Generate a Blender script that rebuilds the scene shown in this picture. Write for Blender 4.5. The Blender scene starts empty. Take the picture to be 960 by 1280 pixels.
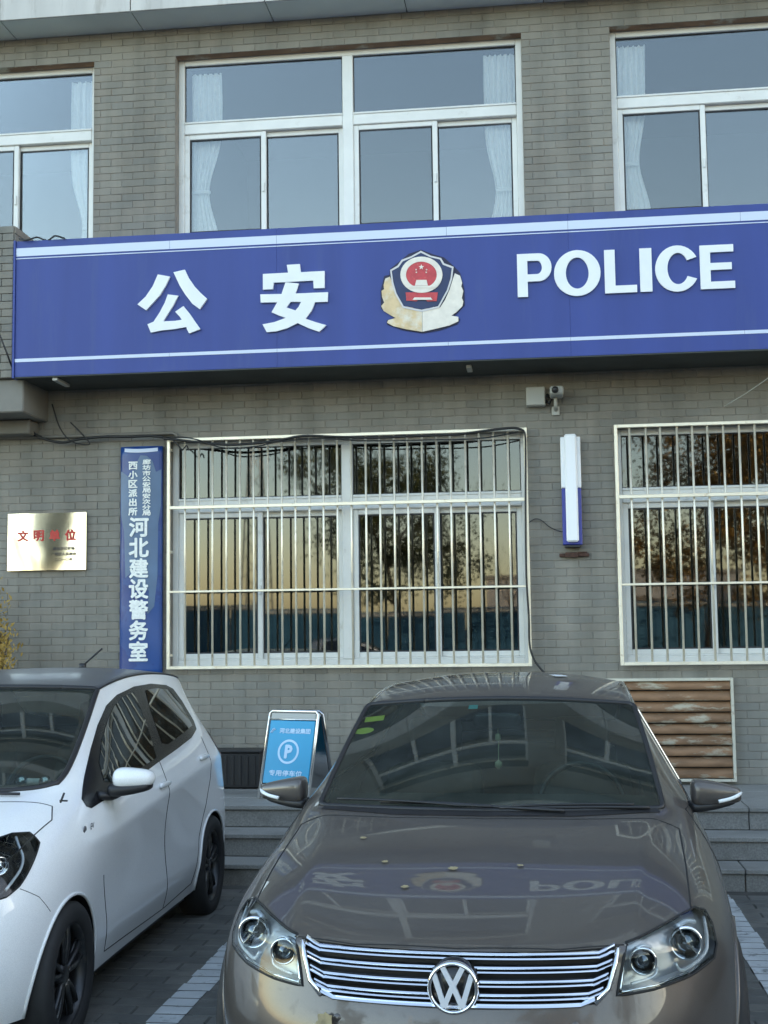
import bpy, bmesh, math, random
from mathutils import Vector, Matrix
from mathutils.bvhtree import BVHTree
from mathutils.geometry import delaunay_2d_cdt
R = math.radians
random.seed(7)
SC = bpy.context.scene
COL = SC.collection

# ------------------------------------------------------------------ camera
CAM_H = 1.67
YAW, PITCH, ROLL = 0.1204317, 0.08984716, -0.01263088
FOC = 1600.0 / 960.0
_cy, _sy = math.cos(YAW), math.sin(YAW)
_f = Vector((-_sy * math.cos(PITCH), _cy * math.cos(PITCH), math.sin(PITCH)))
_r0 = Vector((_cy, _sy, 0)); _u0 = _r0.cross(_f)
_r = _r0 * math.cos(ROLL) + _u0 * math.sin(ROLL); _u = _r.cross(_f)
cam = bpy.data.cameras.new('camera')
cam.sensor_fit = 'HORIZONTAL'; cam.sensor_width = 36.0; cam.lens = 36.0 * FOC
cam.clip_start = 0.05; cam.clip_end = 3000
camo = bpy.data.objects.new('camera', cam); COL.objects.link(camo)
camo.matrix_world = Matrix(((_r.x, _u.x, -_f.x, 0), (_r.y, _u.y, -_f.y, 0), (_r.z, _u.z, -_f.z, CAM_H), (0, 0, 0, 1)))
SC.camera = camo

# ------------------------------------------------------------------ sky, sun, exposure
SUN_EL, SUN_AZ = R(13), R(55)          # azimuth clockwise from +Y (the sun stands behind the building, to the right)
w = bpy.data.worlds.new('World'); SC.world = w; w.use_nodes = True
nt = w.node_tree; bg = nt.nodes['Background']
sky = nt.nodes.new('ShaderNodeTexSky'); sky.sky_type = 'NISHITA'; sky.sun_disc = False
sky.sun_elevation = SUN_EL; sky.sun_rotation = SUN_AZ
sky.air_density = 1.0; sky.dust_density = 1.2; sky.ozone_density = 1.6
wb = nt.nodes.new('ShaderNodeMix'); wb.data_type = 'RGBA'; wb.blend_type = 'MULTIPLY'; wb.inputs[0].default_value = 1; wb.inputs[7].default_value = (1.18, 1.0, .85, 1)
nt.links.new(sky.outputs[0], wb.inputs[6]); nt.links.new(wb.outputs[2], bg.inputs[0]); bg.inputs[1].default_value = 0.15
sun = bpy.data.lights.new('sun', 'SUN'); sun.energy = 2.6; sun.angle = R(0.6); sun.color = (1.0, 0.84, 0.66)
suno = bpy.data.objects.new('sun', sun); COL.objects.link(suno)
sd = Vector((math.sin(SUN_AZ) * math.cos(SUN_EL), math.cos(SUN_AZ) * math.cos(SUN_EL), math.sin(SUN_EL)))
suno.rotation_euler = sd.to_track_quat('Z', 'Y').to_euler(); suno.location = (20, 20, 30)
SC.view_settings.view_transform = 'Standard'; SC.view_settings.look = 'None'
SC.view_settings.gamma = 1.0; SC.view_settings.exposure = 2.75
SC.render.engine = 'CYCLES'
try:
    SC.cycles.max_bounces = 10; SC.cycles.transparent_max_bounces = 12
    SC.cycles.sample_clamp_indirect = 6.0
except Exception: pass

# ------------------------------------------------------------------ helpers
def at(px, py, Y):
    'pixel of the photograph (960x1280) -> (X, Z) on the vertical plane Y'
    d = _f + _r * ((px - 480) / 1600.0) - _u * ((py - 640) / 1600.0)
    t = Y / d.y
    return d.x * t, CAM_H + d.z * t

class MB:
    def __init__(s): s.v = []; s.f = []; s.m = []; s.sm = []
    def add(s, vs, fs, mi=0, smooth=False):
        b = len(s.v); s.v += [tuple(v) for v in vs]
        for f in fs: s.f.append(tuple(b + i for i in f)); s.m.append(mi); s.sm.append(smooth)
        return s
    def box(s, x0, x1, y0, y1, z0, z1, mi=0):
        return s.add([(x0,y0,z0),(x1,y0,z0),(x1,y1,z0),(x0,y1,z0),(x0,y0,z1),(x1,y0,z1),(x1,y1,z1),(x0,y1,z1)],
            [(0,3,2,1),(4,5,6,7),(0,1,5,4),(1,2,6,5),(2,3,7,6),(3,0,4,7)], mi)
    def bbox(s, x0, x1, y0, y1, z0, z1, b=0.004, mi=0):
        'box with chamfered edges'
        b = min(b, (x1-x0)*.45, (y1-y0)*.45, (z1-z0)*.45)
        vs = []; idx = {}
        for sx in (0,1):
            for sy in (0,1):
                for sz in (0,1):
                    X = x1 if sx else x0; Y = y1 if sy else y0; Z = z1 if sz else z0
                    dx = -b if sx else b; dy = -b if sy else b; dz = -b if sz else b
                    idx[(sx,sy,sz,0)] = len(vs); vs.append((X, Y+dy, Z+dz))
                    idx[(sx,sy,sz,1)] = len(vs); vs.append((X+dx, Y, Z+dz))
                    idx[(sx,sy,sz,2)] = len(vs); vs.append((X+dx, Y+dy, Z))
        g = lambda a,b_,c,k: idx[(a,b_,c,k)]
        fs = []
        for q in (0,1):
            fs.append(tuple(g(q,*t,0) for t in ((0,0),(1,0),(1,1),(0,1))))
            fs.append(tuple(g(t[0],q,t[1],1) for t in ((0,0),(1,0),(1,1),(0,1))))
            fs.append(tuple(g(t[0],t[1],q,2) for t in ((0,0),(1,0),(1,1),(0,1))))
        for a in (0,1):
            for c in (0,1):
                fs.append((g(a,c,0,0),g(a,c,1,0),g(a,c,1,1),g(a,c,0,1)))
                fs.append((g(a,0,c,0),g(a,1,c,0),g(a,1,c,2),g(a,0,c,2)))
                fs.append((g(0,a,c,1),g(1,a,c,1),g(1,a,c,2),g(0,a,c,2)))
        for a in (0,1):
            for b2 in (0,1):
                for c in (0,1): fs.append((g(a,b2,c,0),g(a,b2,c,1),g(a,b2,c,2)))
        return s.add(vs, fs, mi)
    def tube(s, pts, r, n=8, mi=0, caps=True, flat=1.0, rs=None):
        pts = [Vector(p) for p in pts]; vs = []; fs = []
        prev = None
        for i, p in enumerate(pts):
            d = (pts[min(i+1, len(pts)-1)] - pts[max(i-1, 0)])
            if d.length < 1e-9: d = Vector((0,0,1))
            d.normalize()
            if prev is None:
                a = Vector((0,0,1)) if abs(d.z) < .9 else Vector((1,0,0))
                n1 = d.cross(a).normalized()
            else:
                n1 = (prev - d * prev.dot(d))
                n1 = n1.normalized() if n1.length > 1e-6 else d.orthogonal().normalized()
            prev = n1; n2 = d.cross(n1)
            rr = rs[i] if rs else r
            for k in range(n):
                t = 2*math.pi*k/n
                vs.append(p + n1*math.cos(t)*rr + n2*math.sin(t)*rr*flat)
        for i in range(len(pts)-1):
            for k in range(n):
                fs.append((i*n+k, i*n+(k+1)%n, (i+1)*n+(k+1)%n, (i+1)*n+k))
        if caps:
            fs.append(tuple(range(n))); fs.append(tuple((len(pts)-1)*n+k for k in range(n)))
        return s.add(vs, fs, mi, n > 5)
    def prism(s, poly, y0, y1, mi=0):
        'polygon in x,z extruded from y0 (front) to y1'
        n = len(poly)
        A = sum(poly[i][0]*poly[(i+1)%n][1]-poly[(i+1)%n][0]*poly[i][1] for i in range(n))
        if A < 0: poly = poly[::-1]
        vs = [(x,y0,z) for x,z in poly] + [(x,y1,z) for x,z in poly]
        fs = [tuple(range(n)), tuple(range(2*n-1, n-1, -1))] + [(i, i+n, (i+1)%n+n, (i+1)%n) for i in range(n)]
        return s.add(vs, fs, mi)
    def ring(s, outer, inner, y0, y1, mi=0):
        n = len(outer)
        vs = [(x,y0,z) for x,z in outer]+[(x,y0,z) for x,z in inner]+[(x,y1,z) for x,z in outer]+[(x,y1,z) for x,z in inner]
        fs = []
        for i in range(n):
            j = (i+1)%n
            fs += [(i,j,n+j,n+i),(2*n+i,3*n+i,3*n+j,2*n+j),(i,2*n+i,2*n+j,j),(n+i,n+j,3*n+j,3*n+i)]
        return s.add(vs, fs, mi)
    def lathe(s, prof, c=(0,0,0), n=32, axis='x', mi=0):
        'prof: list of (r, a): radius and position along the axis'
        vs = []; fs = []
        for r_, a in prof:
            for k in range(n):
                t = 2*math.pi*k/n; p, q = r_*math.cos(t), r_*math.sin(t)
                if axis == 'x': vs.append((c[0]+a, c[1]+p, c[2]+q))
                elif axis == 'y': vs.append((c[0]+p, c[1]+a, c[2]+q))
                else: vs.append((c[0]+p, c[1]+q, c[2]+a))
        for i in range(len(prof)-1):
            for k in range(n): fs.append((i*n+k, i*n+(k+1)%n, (i+1)*n+(k+1)%n, (i+1)*n+k))
        return s.add(vs, fs, mi, True)
    def mesh(s, name, mats):
        me = bpy.data.meshes.new(name); me.from_pydata(s.v, [], s.f)
        if not isinstance(mats, (list, tuple)): mats = [mats]
        for m in mats: me.materials.append(m)
        me.polygons.foreach_set('material_index', s.m)
        me.polygons.foreach_set('use_smooth', s.sm)
        me.update()
        bm = bmesh.new(); bm.from_mesh(me); bmesh.ops.recalc_face_normals(bm, faces=bm.faces); bm.to_mesh(me); bm.free()
        return me
    def build(s, name, mats, parent=None, loc=None, recalc=True):
        return link(name, s.mesh(name, mats), parent, loc)

def link(name, me, parent=None, loc=None):
    o = bpy.data.objects.new(name, me); COL.objects.link(o)
    if parent is not None: o.parent = parent
    if loc is not None: o.location = loc
    return o
def thing(name, label, cat, loc=(0,0,0), rz=0, group=None):
    o = bpy.data.objects.new(name, None); COL.objects.link(o); o.empty_display_size = .1
    o.location = loc; o.rotation_euler = (0,0,rz); return tag(o, label, cat, group)
def tag(o, label, cat, group=None):
    o['label'] = label; o['category'] = cat
    if group: o['group'] = group
    return o
def kind(o, k):
    o['kind'] = k; return o
def copy_tree(o, parent=None, top=None):
    kids = [c for c in COL.objects if c.parent is o]
    c = o.copy(); COL.objects.link(c); c.parent = parent
    for k in kids: copy_tree(k, c)
    return c

# ------------------------------------------------------------------ materials
def srgb(r, g, b):
    f = lambda c: (c/255/12.92) if c/255 <= .04045 else ((c/255+.055)/1.055)**2.4
    return (f(r), f(g), f(b))
def mat(name, col, rough=.6, metal=0., var=0., scale=8., bump=0., bscale=60., coat=0., dirt=None, dscale=3., dth=.55, spec=.5, stretch=None, dsoft=.15, rvar=0., streak=0.):
    m = bpy.data.materials.new(name); m.use_nodes = True; t = m.node_tree; N = t.nodes; L = t.links
    b = N['Principled BSDF']; b.inputs['Roughness'].default_value = rough; b.inputs['Metallic'].default_value = metal
    b.inputs['Base Color'].default_value = (*col, 1); b.inputs['Specular IOR Level'].default_value = spec
    if coat: b.inputs['Coat Weight'].default_value = coat; b.inputs['Coat Roughness'].default_value = .03
    geo = N.new('ShaderNodeNewGeometry').outputs['Position']; gpos = geo
    if stretch:
        mp = N.new('ShaderNodeMapping'); mp.inputs['Scale'].default_value = stretch; L.new(geo, mp.inputs[0]); geo = mp.outputs[0]
    out = None
    if var or rvar:
        n = N.new('ShaderNodeTexNoise'); n.inputs['Scale'].default_value = scale; n.inputs['Detail'].default_value = 5; L.new(geo, n.inputs['Vector'])
        if var:
            mr = N.new('ShaderNodeMapRange'); mr.inputs[1].default_value = .3; mr.inputs[2].default_value = .7
            mr.inputs[3].default_value = 1-var; mr.inputs[4].default_value = 1+var; L.new(n.outputs[0], mr.inputs[0])
            mx = N.new('ShaderNodeVectorMath'); mx.operation = 'SCALE'; mx.inputs[0].default_value = col; L.new(mr.outputs[0], mx.inputs['Scale'])
            out = mx.outputs[0]
        if rvar:
            m3 = N.new('ShaderNodeMapRange'); m3.inputs[1].default_value = .3; m3.inputs[2].default_value = .7
            m3.inputs[3].default_value = max(0, rough-rvar); m3.inputs[4].default_value = rough+rvar; L.new(n.outputs[0], m3.inputs[0]); L.new(m3.outputs[0], b.inputs['Roughness'])
    if dirt:
        n2 = N.new('ShaderNodeTexNoise'); n2.inputs['Scale'].default_value = dscale; n2.inputs['Detail'].default_value = 8; n2.inputs['Roughness'].default_value = .65; L.new(geo, n2.inputs['Vector'])
        m2 = N.new('ShaderNodeMapRange'); m2.inputs[1].default_value = dth; m2.inputs[2].default_value = dth+dsoft; L.new(n2.outputs[0], m2.inputs[0])
        mix = N.new('ShaderNodeMix'); mix.data_type = 'RGBA'; L.new(m2.outputs[0], mix.inputs[0])
        if out: L.new(out, mix.inputs[6])
        else: mix.inputs[6].default_value = (*col, 1)
        mix.inputs[7].default_value = (*dirt, 1); out = mix.outputs[2]
    if streak:
        mp2 = N.new('ShaderNodeMapping'); mp2.inputs['Scale'].default_value = (5, 5, .55); L.new(gpos, mp2.inputs[0])
        n4 = N.new('ShaderNodeTexNoise'); n4.inputs['Scale'].default_value = 1; n4.inputs['Detail'].default_value = 6; n4.inputs['Roughness'].default_value = .6; L.new(mp2.outputs[0], n4.inputs['Vector'])
        m4 = N.new('ShaderNodeMapRange'); m4.inputs[1].default_value = .42; m4.inputs[2].default_value = .68; m4.inputs[3].default_value = 1; m4.inputs[4].default_value = 1-streak; L.new(n4.outputs[0], m4.inputs[0])
        sc2 = N.new('ShaderNodeVectorMath'); sc2.operation = 'SCALE'
        if out: L.new(out, sc2.inputs[0])
        else: sc2.inputs[0].default_value = col
        L.new(m4.outputs[0], sc2.inputs['Scale']); out = sc2.outputs[0]
    if out: L.new(out, b.inputs['Base Color'])
    if bump:
        n3 = N.new('ShaderNodeTexNoise'); n3.inputs['Scale'].default_value = bscale; n3.inputs['Detail'].default_value = 4; L.new(geo, n3.inputs['Vector'])
        bp = N.new('ShaderNodeBump'); bp.inputs['Strength'].default_value = bump; bp.inputs['Distance'].default_value = .004
        L.new(n3.outputs[0], bp.inputs['Height']); L.new(bp.outputs[0], b.inputs['Normal'])
    return m
def glass(name, tint=(.5,.55,.55), ior=1.8, rough=.0, wave=.0, wscale=1.5, refl=1.0, film=0.):
    'thin window glass: a tinted see-through sheet with a mirror-like Fresnel reflection'
    m = bpy.data.materials.new(name); m.use_nodes = True; t = m.node_tree; N = t.nodes; L = t.links
    N.remove(N['Principled BSDF']); o = N['Material Output']
    tr = N.new('ShaderNodeBsdfTransparent'); tr.inputs[0].default_value = (*tint, 1)
    gl = N.new('ShaderNodeBsdfAnisotropic') if False else N.new('ShaderNodeBsdfGlossy'); gl.inputs['Roughness'].default_value = rough
    gl.inputs[0].default_value = (refl*.97, refl, refl, 1)
    fr = N.new('ShaderNodeFresnel'); fr.inputs[0].default_value = ior
    mx = N.new('ShaderNodeMixShader'); L.new(fr.outputs[0], mx.inputs[0]); L.new(tr.outputs[0], mx.inputs[1]); L.new(gl.outputs[0], mx.inputs[2]); L.new(mx.outputs[0], o.inputs[0])
    if film:
        df = N.new('ShaderNodeBsdfDiffuse'); df.inputs[0].default_value = (.36,.42,.38,1)
        gp = N.new('ShaderNodeNewGeometry'); nn = N.new('ShaderNodeTexNoise'); nn.inputs['Scale'].default_value = 5; nn.inputs['Detail'].default_value = 6; L.new(gp.outputs['Position'], nn.inputs['Vector'])
        mr = N.new('ShaderNodeMapRange'); mr.inputs[1].default_value = .3; mr.inputs[2].default_value = .7; mr.inputs[3].default_value = film*.6; mr.inputs[4].default_value = film*1.4; L.new(nn.outputs[0], mr.inputs[0])
        m2 = N.new('ShaderNodeMixShader'); L.new(mr.outputs[0], m2.inputs[0]); L.new(mx.outputs[0], m2.inputs[1]); L.new(df.outputs[0], m2.inputs[2]); L.new(m2.outputs[0], o.inputs[0])
    if wave:
        tc = N.new('ShaderNodeTexCoord'); n = N.new('ShaderNodeTexNoise'); n.inputs['Scale'].default_value = wscale; n.inputs['Detail'].default_value = 1
        L.new(tc.outputs['Object'], n.inputs['Vector'])
        bp = N.new('ShaderNodeBump'); bp.inputs['Strength'].default_value = 1; bp.inputs['Distance'].default_value = wave
        L.new(n.outputs[0], bp.inputs['Height']); L.new(bp.outputs[0], gl.inputs['Normal'])
    return m
M = {}
M['brick'] = [mat('brick_%d' % i, c, .82, var=.12, scale=2.2, bump=.5, bscale=90, dirt=tuple(x*.8 for x in c), dscale=1.1, dth=.55, dsoft=.25, streak=.26) for i, c in enumerate([(.232,.220,.186),(.248,.233,.196),(.218,.210,.182),(.240,.221,.184)])]
M['mortar'] = mat('mortar', (.275,.25,.215), .9, var=.2, scale=6, streak=.26)
M['pvc'] = mat('white_pvc', (.70,.70,.66), .35, var=.05, scale=6, dirt=(.42,.39,.32), dscale=7, dth=.6, dsoft=.25)
M['gasket'] = mat('gasket', (.02,.02,.022), .6)
M['steel'] = mat('steel', (.82,.76,.62), .36, metal=.42, var=.08, scale=12, rvar=.08, dirt=(.42,.32,.22), dscale=9, dth=.62)
M['steel_bright'] = mat('steel_bright', (.82,.80,.76), .22, metal=.85, rvar=.06, scale=14)
M['chrome'] = mat('chrome', (.85,.86,.88), .07, metal=1.0)
M['chrome_dark'] = mat('chrome_dark', (.42,.43,.45), .16, metal=1.0)
M['blue_sign'] = mat('blue_sign', (.034,.058,.245), .5, var=.10, scale=1.6, stretch=(2.5,1,.3), dirt=(.044,.070,.24), dscale=2.5, dth=.55, spec=.4, bump=.8, bscale=1.3)
M['white_letter'] = mat('white_letter', (.80,.82,.82), .5, var=.03)
M['stripe'] = mat('stripe', (.60,.66,.78), .45)
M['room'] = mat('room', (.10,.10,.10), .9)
M['curtain'] = mat('curtain', (.86,.87,.88), .85, var=.06, scale=30)
M['plaster'] = mat('plaster', (.20,.19,.165), .85, var=.15, scale=3, bump=.4, bscale=30)
M['fascia'] = mat('fascia', (.50,.49,.46), .5, var=.1, scale=2, dirt=(.22,.19,.16), dscale=3, dth=.54, dsoft=.3, stretch=(3,1,.5))
M['soffit'] = mat('soffit', (.72,.76,.68), .6, var=.08, scale=1.5)
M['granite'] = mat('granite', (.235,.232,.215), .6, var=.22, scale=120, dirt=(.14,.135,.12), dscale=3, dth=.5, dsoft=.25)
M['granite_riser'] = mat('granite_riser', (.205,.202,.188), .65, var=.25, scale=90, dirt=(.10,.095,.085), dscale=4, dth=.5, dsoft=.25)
M['paver_bed'] = mat('paver_bed', (.062,.060,.053), .9, var=.25, scale=8)
M['asphalt'] = mat('asphalt', (.055,.055,.052), .85, var=.2, scale=30, bump=.6, bscale=120)
M['paver'] = [mat('paver_%d' % i, c, .8, var=.18, scale=9, bump=.5, bscale=100, dirt=(.15,.145,.13), dscale=2.2, dth=.56) for i, c in enumerate([(.100,.102,.094),(.115,.115,.105),(.088,.090,.084)])]
M['paint'] = mat('road_paint', (.46,.49,.50), .7, var=.15, scale=7, dirt=(.16,.17,.17), dscale=14, dth=.56, dsoft=.12)
M['rust'] = mat('rust', (.27,.155,.085), .75, var=.3, scale=5, dirt=(.46,.41,.31), dscale=3.2, dth=.54, dsoft=.09, stretch=(1,1,4))
M['cream'] = mat('cream_paint', (.55,.52,.42), .6, var=.1, scale=6, dirt=(.30,.18,.10), dscale=12, dth=.58)
M['black'] = mat('black_plastic', (.015,.015,.016), .45)
M['black_gloss'] = mat('black_gloss', (.010,.010,.011), .22)
M['rubber'] = mat('rubber', (.018,.018,.018), .75, var=.15, scale=30)
M['cable'] = mat('cable', (.012,.012,.012), .5)
M['greyplastic'] = mat('grey_plastic', (.42,.42,.38), .55)
M['glass_up'] = glass('window_glass_upper', (.86,.88,.88), 1.75, wave=.0008, wscale=1.2)
M['glass_up2'] = glass('window_glass_double', (.86,.88,.88), 1.86, wave=.0008, wscale=1.0)
M['glass_lo'] = glass('window_glass_lower', (.35,.37,.36), 1.75, rough=.02, wave=.00012, wscale=1.2)
M['car_glass'] = glass('car_glass', (.62,.74,.67), 1.5, film=.05)
M['car_glass_dark'] = glass('car_glass_dark', (.07,.075,.07), 1.55)
M['lens'] = glass('lamp_lens', (.86,.9,.9), 1.45)
M['bark'] = mat('bark', (.11,.085,.06), .9, var=.3, scale=12, bump=.8, bscale=25)
M['hoard'] = mat('hoarding_blue', (.04,.13,.21), .5, var=.1, scale=2)
M['plaque'] = mat('plaque_steel', (.86,.85,.82), .08, metal=1.0)
M['red'] = mat('red_letter', (.50,.035,.025), .5)
M['gold'] = mat('gold_print', (.66,.50,.28), .5, var=.12, scale=14, dirt=(.74,.70,.60), dscale=9, dth=.5, dsoft=.2)
def leafmat(name, col):
    m = mat(name, col, .6, var=.45, scale=1.6); b = m.node_tree.nodes['Principled BSDF']
    try: b.inputs['Subsurface Weight'].default_value = 0
    except Exception: pass
    return m
def carpaint(name, col, metal, dustcol, dust, rough=.32, coat=1.0, crough=.025):
    m = bpy.data.materials.new(name); m.use_nodes = True; t = m.node_tree; N = t.nodes; L = t.links
    b = N['Principled BSDF']; b.inputs['Metallic'].default_value = metal; b.inputs['Roughness'].default_value = rough
    b.inputs['Coat Weight'].default_value = coat; b.inputs['Coat Roughness'].default_value = crough
    tc = N.new('ShaderNodeTexCoord'); geo = N.new('ShaderNodeNewGeometry')
    n = N.new('ShaderNodeTexNoise'); n.inputs['Scale'].default_value = 2.2; n.inputs['Detail'].default_value = 7; L.new(tc.outputs['Object'], n.inputs['Vector'])
    n2 = N.new('ShaderNodeTexNoise'); n2.inputs['Scale'].default_value = 300; L.new(tc.outputs['Object'], n2.inputs['Vector'])
    sp = N.new('ShaderNodeSeparateXYZ'); L.new(geo.outputs['Normal'], sp.inputs[0])
    up = N.new('ShaderNodeMapRange'); up.inputs[1].default_value = -.2; up.inputs[2].default_value = 1; up.inputs[3].default_value = .35; up.inputs[4].default_value = 1; L.new(sp.outputs['Z'], up.inputs[0])
    mr = N.new('ShaderNodeMapRange'); mr.inputs[1].default_value = .3; mr.inputs[2].default_value = .75; mr.inputs[3].default_value = dust*.4; mr.inputs[4].default_value = dust; L.new(n.outputs[0], mr.inputs[0])
    mu = N.new('ShaderNodeMath'); mu.operation = 'MULTIPLY'; L.new(mr.outputs[0], mu.inputs[0]); L.new(up.outputs[0], mu.inputs[1])
    n5 = N.new('ShaderNodeTexNoise'); n5.inputs['Scale'].default_value = 38; n5.inputs['Detail'].default_value = 3; L.new(tc.outputs['Object'], n5.inputs['Vector'])
    m5 = N.new('ShaderNodeMapRange'); m5.inputs[1].default_value = .60; m5.inputs[2].default_value = .72; m5.inputs[3].default_value = 0; m5.inputs[4].default_value = dust*.35; L.new(n5.outputs[0], m5.inputs[0])
    ad = N.new('ShaderNodeMath'); ad.operation = 'ADD'; L.new(mu.outputs[0], ad.inputs[0]); L.new(m5.outputs[0], ad.inputs[1]); mu = ad
    fl = N.new('ShaderNodeMapRange'); fl.inputs[3].default_value = .8; fl.inputs[4].default_value = 1.2; L.new(n2.outputs[0], fl.inputs[0])
    sc = N.new('ShaderNodeVectorMath'); sc.operation = 'SCALE'; sc.inputs[0].default_value = col; L.new(fl.outputs[0], sc.inputs['Scale']); L.new(sc.outputs[0], b.inputs['Base Color'])
    d = N.new('ShaderNodeBsdfDiffuse'); d.inputs[0].default_value = (*dustcol, 1)
    mx = N.new('ShaderNodeMixShader'); L.new(mu.outputs[0], mx.inputs[0]); L.new(b.outputs[0], mx.inputs[1]); L.new(d.outputs[0], mx.inputs[2]); L.new(mx.outputs[0], N['Material Output'].inputs[0])
    return m
M['brown_paint'] = carpaint('brown_paint', (.092,.080,.072), .5, (.118,.108,.096), .55)
M['white_paint'] = carpaint('white_paint', (.86,.865,.85), .0, (.45,.44,.41), .18)
M['roof_paint'] = carpaint('black_roof_paint', (.02,.021,.024), .3, (.17,.17,.17), .6, coat=.35, crough=.12)

def text_mesh(body, size, bold=0.0, depth=.004, sx=1.0):
    'flat lettering as a mesh in the x,z plane facing -y, centred on its bounding box'
    cu = bpy.data.curves.new('t', 'FONT'); cu.body = body; cu.size = 1; cu.extrude = 0; cu.resolution_u = 2
    o = bpy.data.objects.new('t', cu); COL.objects.link(o)
    dg = bpy.context.evaluated_depsgraph_get(); me = bpy.data.meshes.new_from_object(o.evaluated_get(dg))
    co = [v.co.copy() for v in me.vertices]; fs = [tuple(p.vertices) for p in me.polygons]
    bpy.data.objects.remove(o); bpy.data.curves.remove(cu); bpy.data.meshes.remove(me)
    xs = [c.x for c in co]; ys = [c.y for c in co]
    x0, x1, y0, y1 = min(xs), max(xs), min(ys), max(ys); k = size/(y1-y0)
    co = [((c.x-(x0+x1)/2)*k*sx, (c.y-(y0+y1)/2)*k) for c in co]
    mb = MB(); offs = [(0,0)] if not bold else [(0,0),(bold,0),(-bold,0),(0,bold),(0,-bold),(bold*.7,bold*.7),(-bold*.7,-bold*.7),(bold*.7,-bold*.7),(-bold*.7,bold*.7)]
    for i, (dx, dz) in enumerate(offs): mb.add([(x+dx, -depth-i*.00005, z+dz) for x, z in co], fs)
    return mb
# ------------------------------------------------------------------ ground
D = 10.1                       # the facade plane
kind(MB().add([(-600,-600,0),(600,-600,0),(600,600,0),(-600,600,0)], [(0,1,2,3)]).build('ground', M['asphalt']), 'structure')
pv = kind(MB().box(-3.4, 3.4, 3.0, 8.28, .002, .0175).build('parking_pavement', M['paver_bed']), 'structure')
PX, PY = .24, .12
pm = [[MB().bbox(.004, PX-.004, .004, PY-.004, .004, .022, .004).mesh('paver', m) for m in M['paver']]][0]
lines = (-1.62, 1.03)
rest = [MB() for _ in pm]
cells = []
for j in range(int((8.28-3.0)/PY)):
    for i in range(-15, 15):
        x = i*PX + (PX/2 if j % 2 else 0); y = 3.0 + j*PY
        if x < -3.4 or x+PX > 3.4: continue
        vis = (-1.95 < x < -1.0 and y > 4.6) or (.55 < x < 2.3 and y > 5.2)
        cells.append((0 if vis else 1, math.hypot(x, y), x, y))
cells.sort()
for n, (v, _, x, y) in enumerate(cells):
    k = random.randrange(3); dz = random.uniform(-.0012, .0012)
    if n < 295: link('paver', pm[k], pv, (x, y, dz))
    else: rest[k].bbox(x+.004, x+PX-.004, y+.004, y+PY-.004, .004, .022+dz, .004)
for k, r_ in enumerate(rest): kind(r_.build('pavers', M['paver'][k], pv), 'stuff')
for lx in lines:
    mb = MB()
    for j in range(int((8.2-3.0)/PY)):
        y = 3.0+j*PY; a = random.uniform(-.006, .006); b2 = random.uniform(-.006, .006)
        mb.bbox(lx-.07+a, lx+.07+b2, y+.007, y+PY-.007, .0232, .0252, .001)
    kind(mb.build('parking_line', M['paint']), 'structure')

# ------------------------------------------------------------------ steps and landing
st = thing('front_steps', 'grey granite steps and landing running along the foot of the brick building', 'steps', (0, 8.3, 0))
ys = [8.29, 8.57, 8.85]
xs_j = [-7.6 + .98*k for k in range(14)]
for s_ in range(3):
    z1 = .15*(s_+1); y0 = ys[s_] - 8.3; off = (.0, .31, .12)[s_]
    for x in xs_j:
        a, b2 = x+off+.003, x+off+.98-.003
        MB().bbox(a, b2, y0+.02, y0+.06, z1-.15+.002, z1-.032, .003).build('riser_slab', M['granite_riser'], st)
        if s_ < 2: MB().bbox(a, b2, y0, y0+.30, z1-.03, z1, .004).build('tread_slab', M['granite'], st)
        else:
            MB().bbox(a, b2, y0, y0+.42, z1-.03, z1, .004).build('landing_slab', M['granite'], st)
            MB().bbox(a, b2, y0+.426, y0+.84, z1-.03, z1+random.uniform(-.001,.001), .004).build('landing_slab', M['granite'], st)
            MB().bbox(a, b2, y0+.846, D-8.3+.1, z1-.03, z1, .004).build('landing_slab', M['granite'], st)
MB().box(-7.6, 6.1, .07, D-8.3+.05, 0.001, .118).box(-7.6, 6.1, .35, D-8.3+.05, .12, .268).box(-7.6, 6.1, .63, D-8.3+.05, .27, .418).build('step_core', M['mortar'], st)

# ------------------------------------------------------------------ building
bd = thing('brick_building', 'grey brick office building with white framed windows behind the parked cars', 'building', (0, D, 0))
XL, XR, ZT = -14.0, 32.0, 16.0  # unseen right end drawn long so its shadow covers the foreground
PER = 3.6
up_w = [(-2.94 + PER*k, -.05 + PER*k, 4.88, 6.48) for k in range(-3, 9)]
lo_w = [(-2.98, -.08, 1.37, 3.205), (.61, 3.51, 1.37, 3.205), (4.2, 7.1, 1.37, 3.205), (7.8, 10.7, 1.37, 3.205)]
f3_w = [(a, b2, 8.2, 9.8) for a, b2, _, _ in up_w]; f4_w = [(a, b2, 11.4, 13.0) for a, b2, _, _ in up_w]
holes = up_w + lo_w + f3_w + f4_w
door = (-7.4, -5.4, .45, 2.9)
def wall_cells(x0, x1, z0, z1, holes):
    xs = sorted({x0, x1} | {h[i] for h in holes for i in (0,1) if x0 < h[i] < x1})
    zs = sorted({z0, z1} | {h[i] for h in holes for i in (2,3) if z0 < h[i] < z1})
    out = []
    for k in range(len(zs)-1):
        run = None
        for i in range(len(xs)-1):
            cx, cz = (xs[i]+xs[i+1])/2, (zs[k]+zs[k+1])/2
            solid = not any(h[0] < cx < h[1] and h[2] < cz < h[3] for h in holes)
            if solid: run = (run[0], xs[i+1]) if run else (xs[i], xs[i+1])
            if (not solid or i == len(xs)-2) and run:
                out.append((run[0], run[1], zs[k], zs[k+1])); run = None
    return out
BX0, BX1, BZ1 = -7.2, 4.1, 6.96
mb = MB()
for a, b2, c, d in wall_cells(BX0, BX1, 0, BZ1, holes): mb.box(a, b2, .005, .30, c, d)
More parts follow.
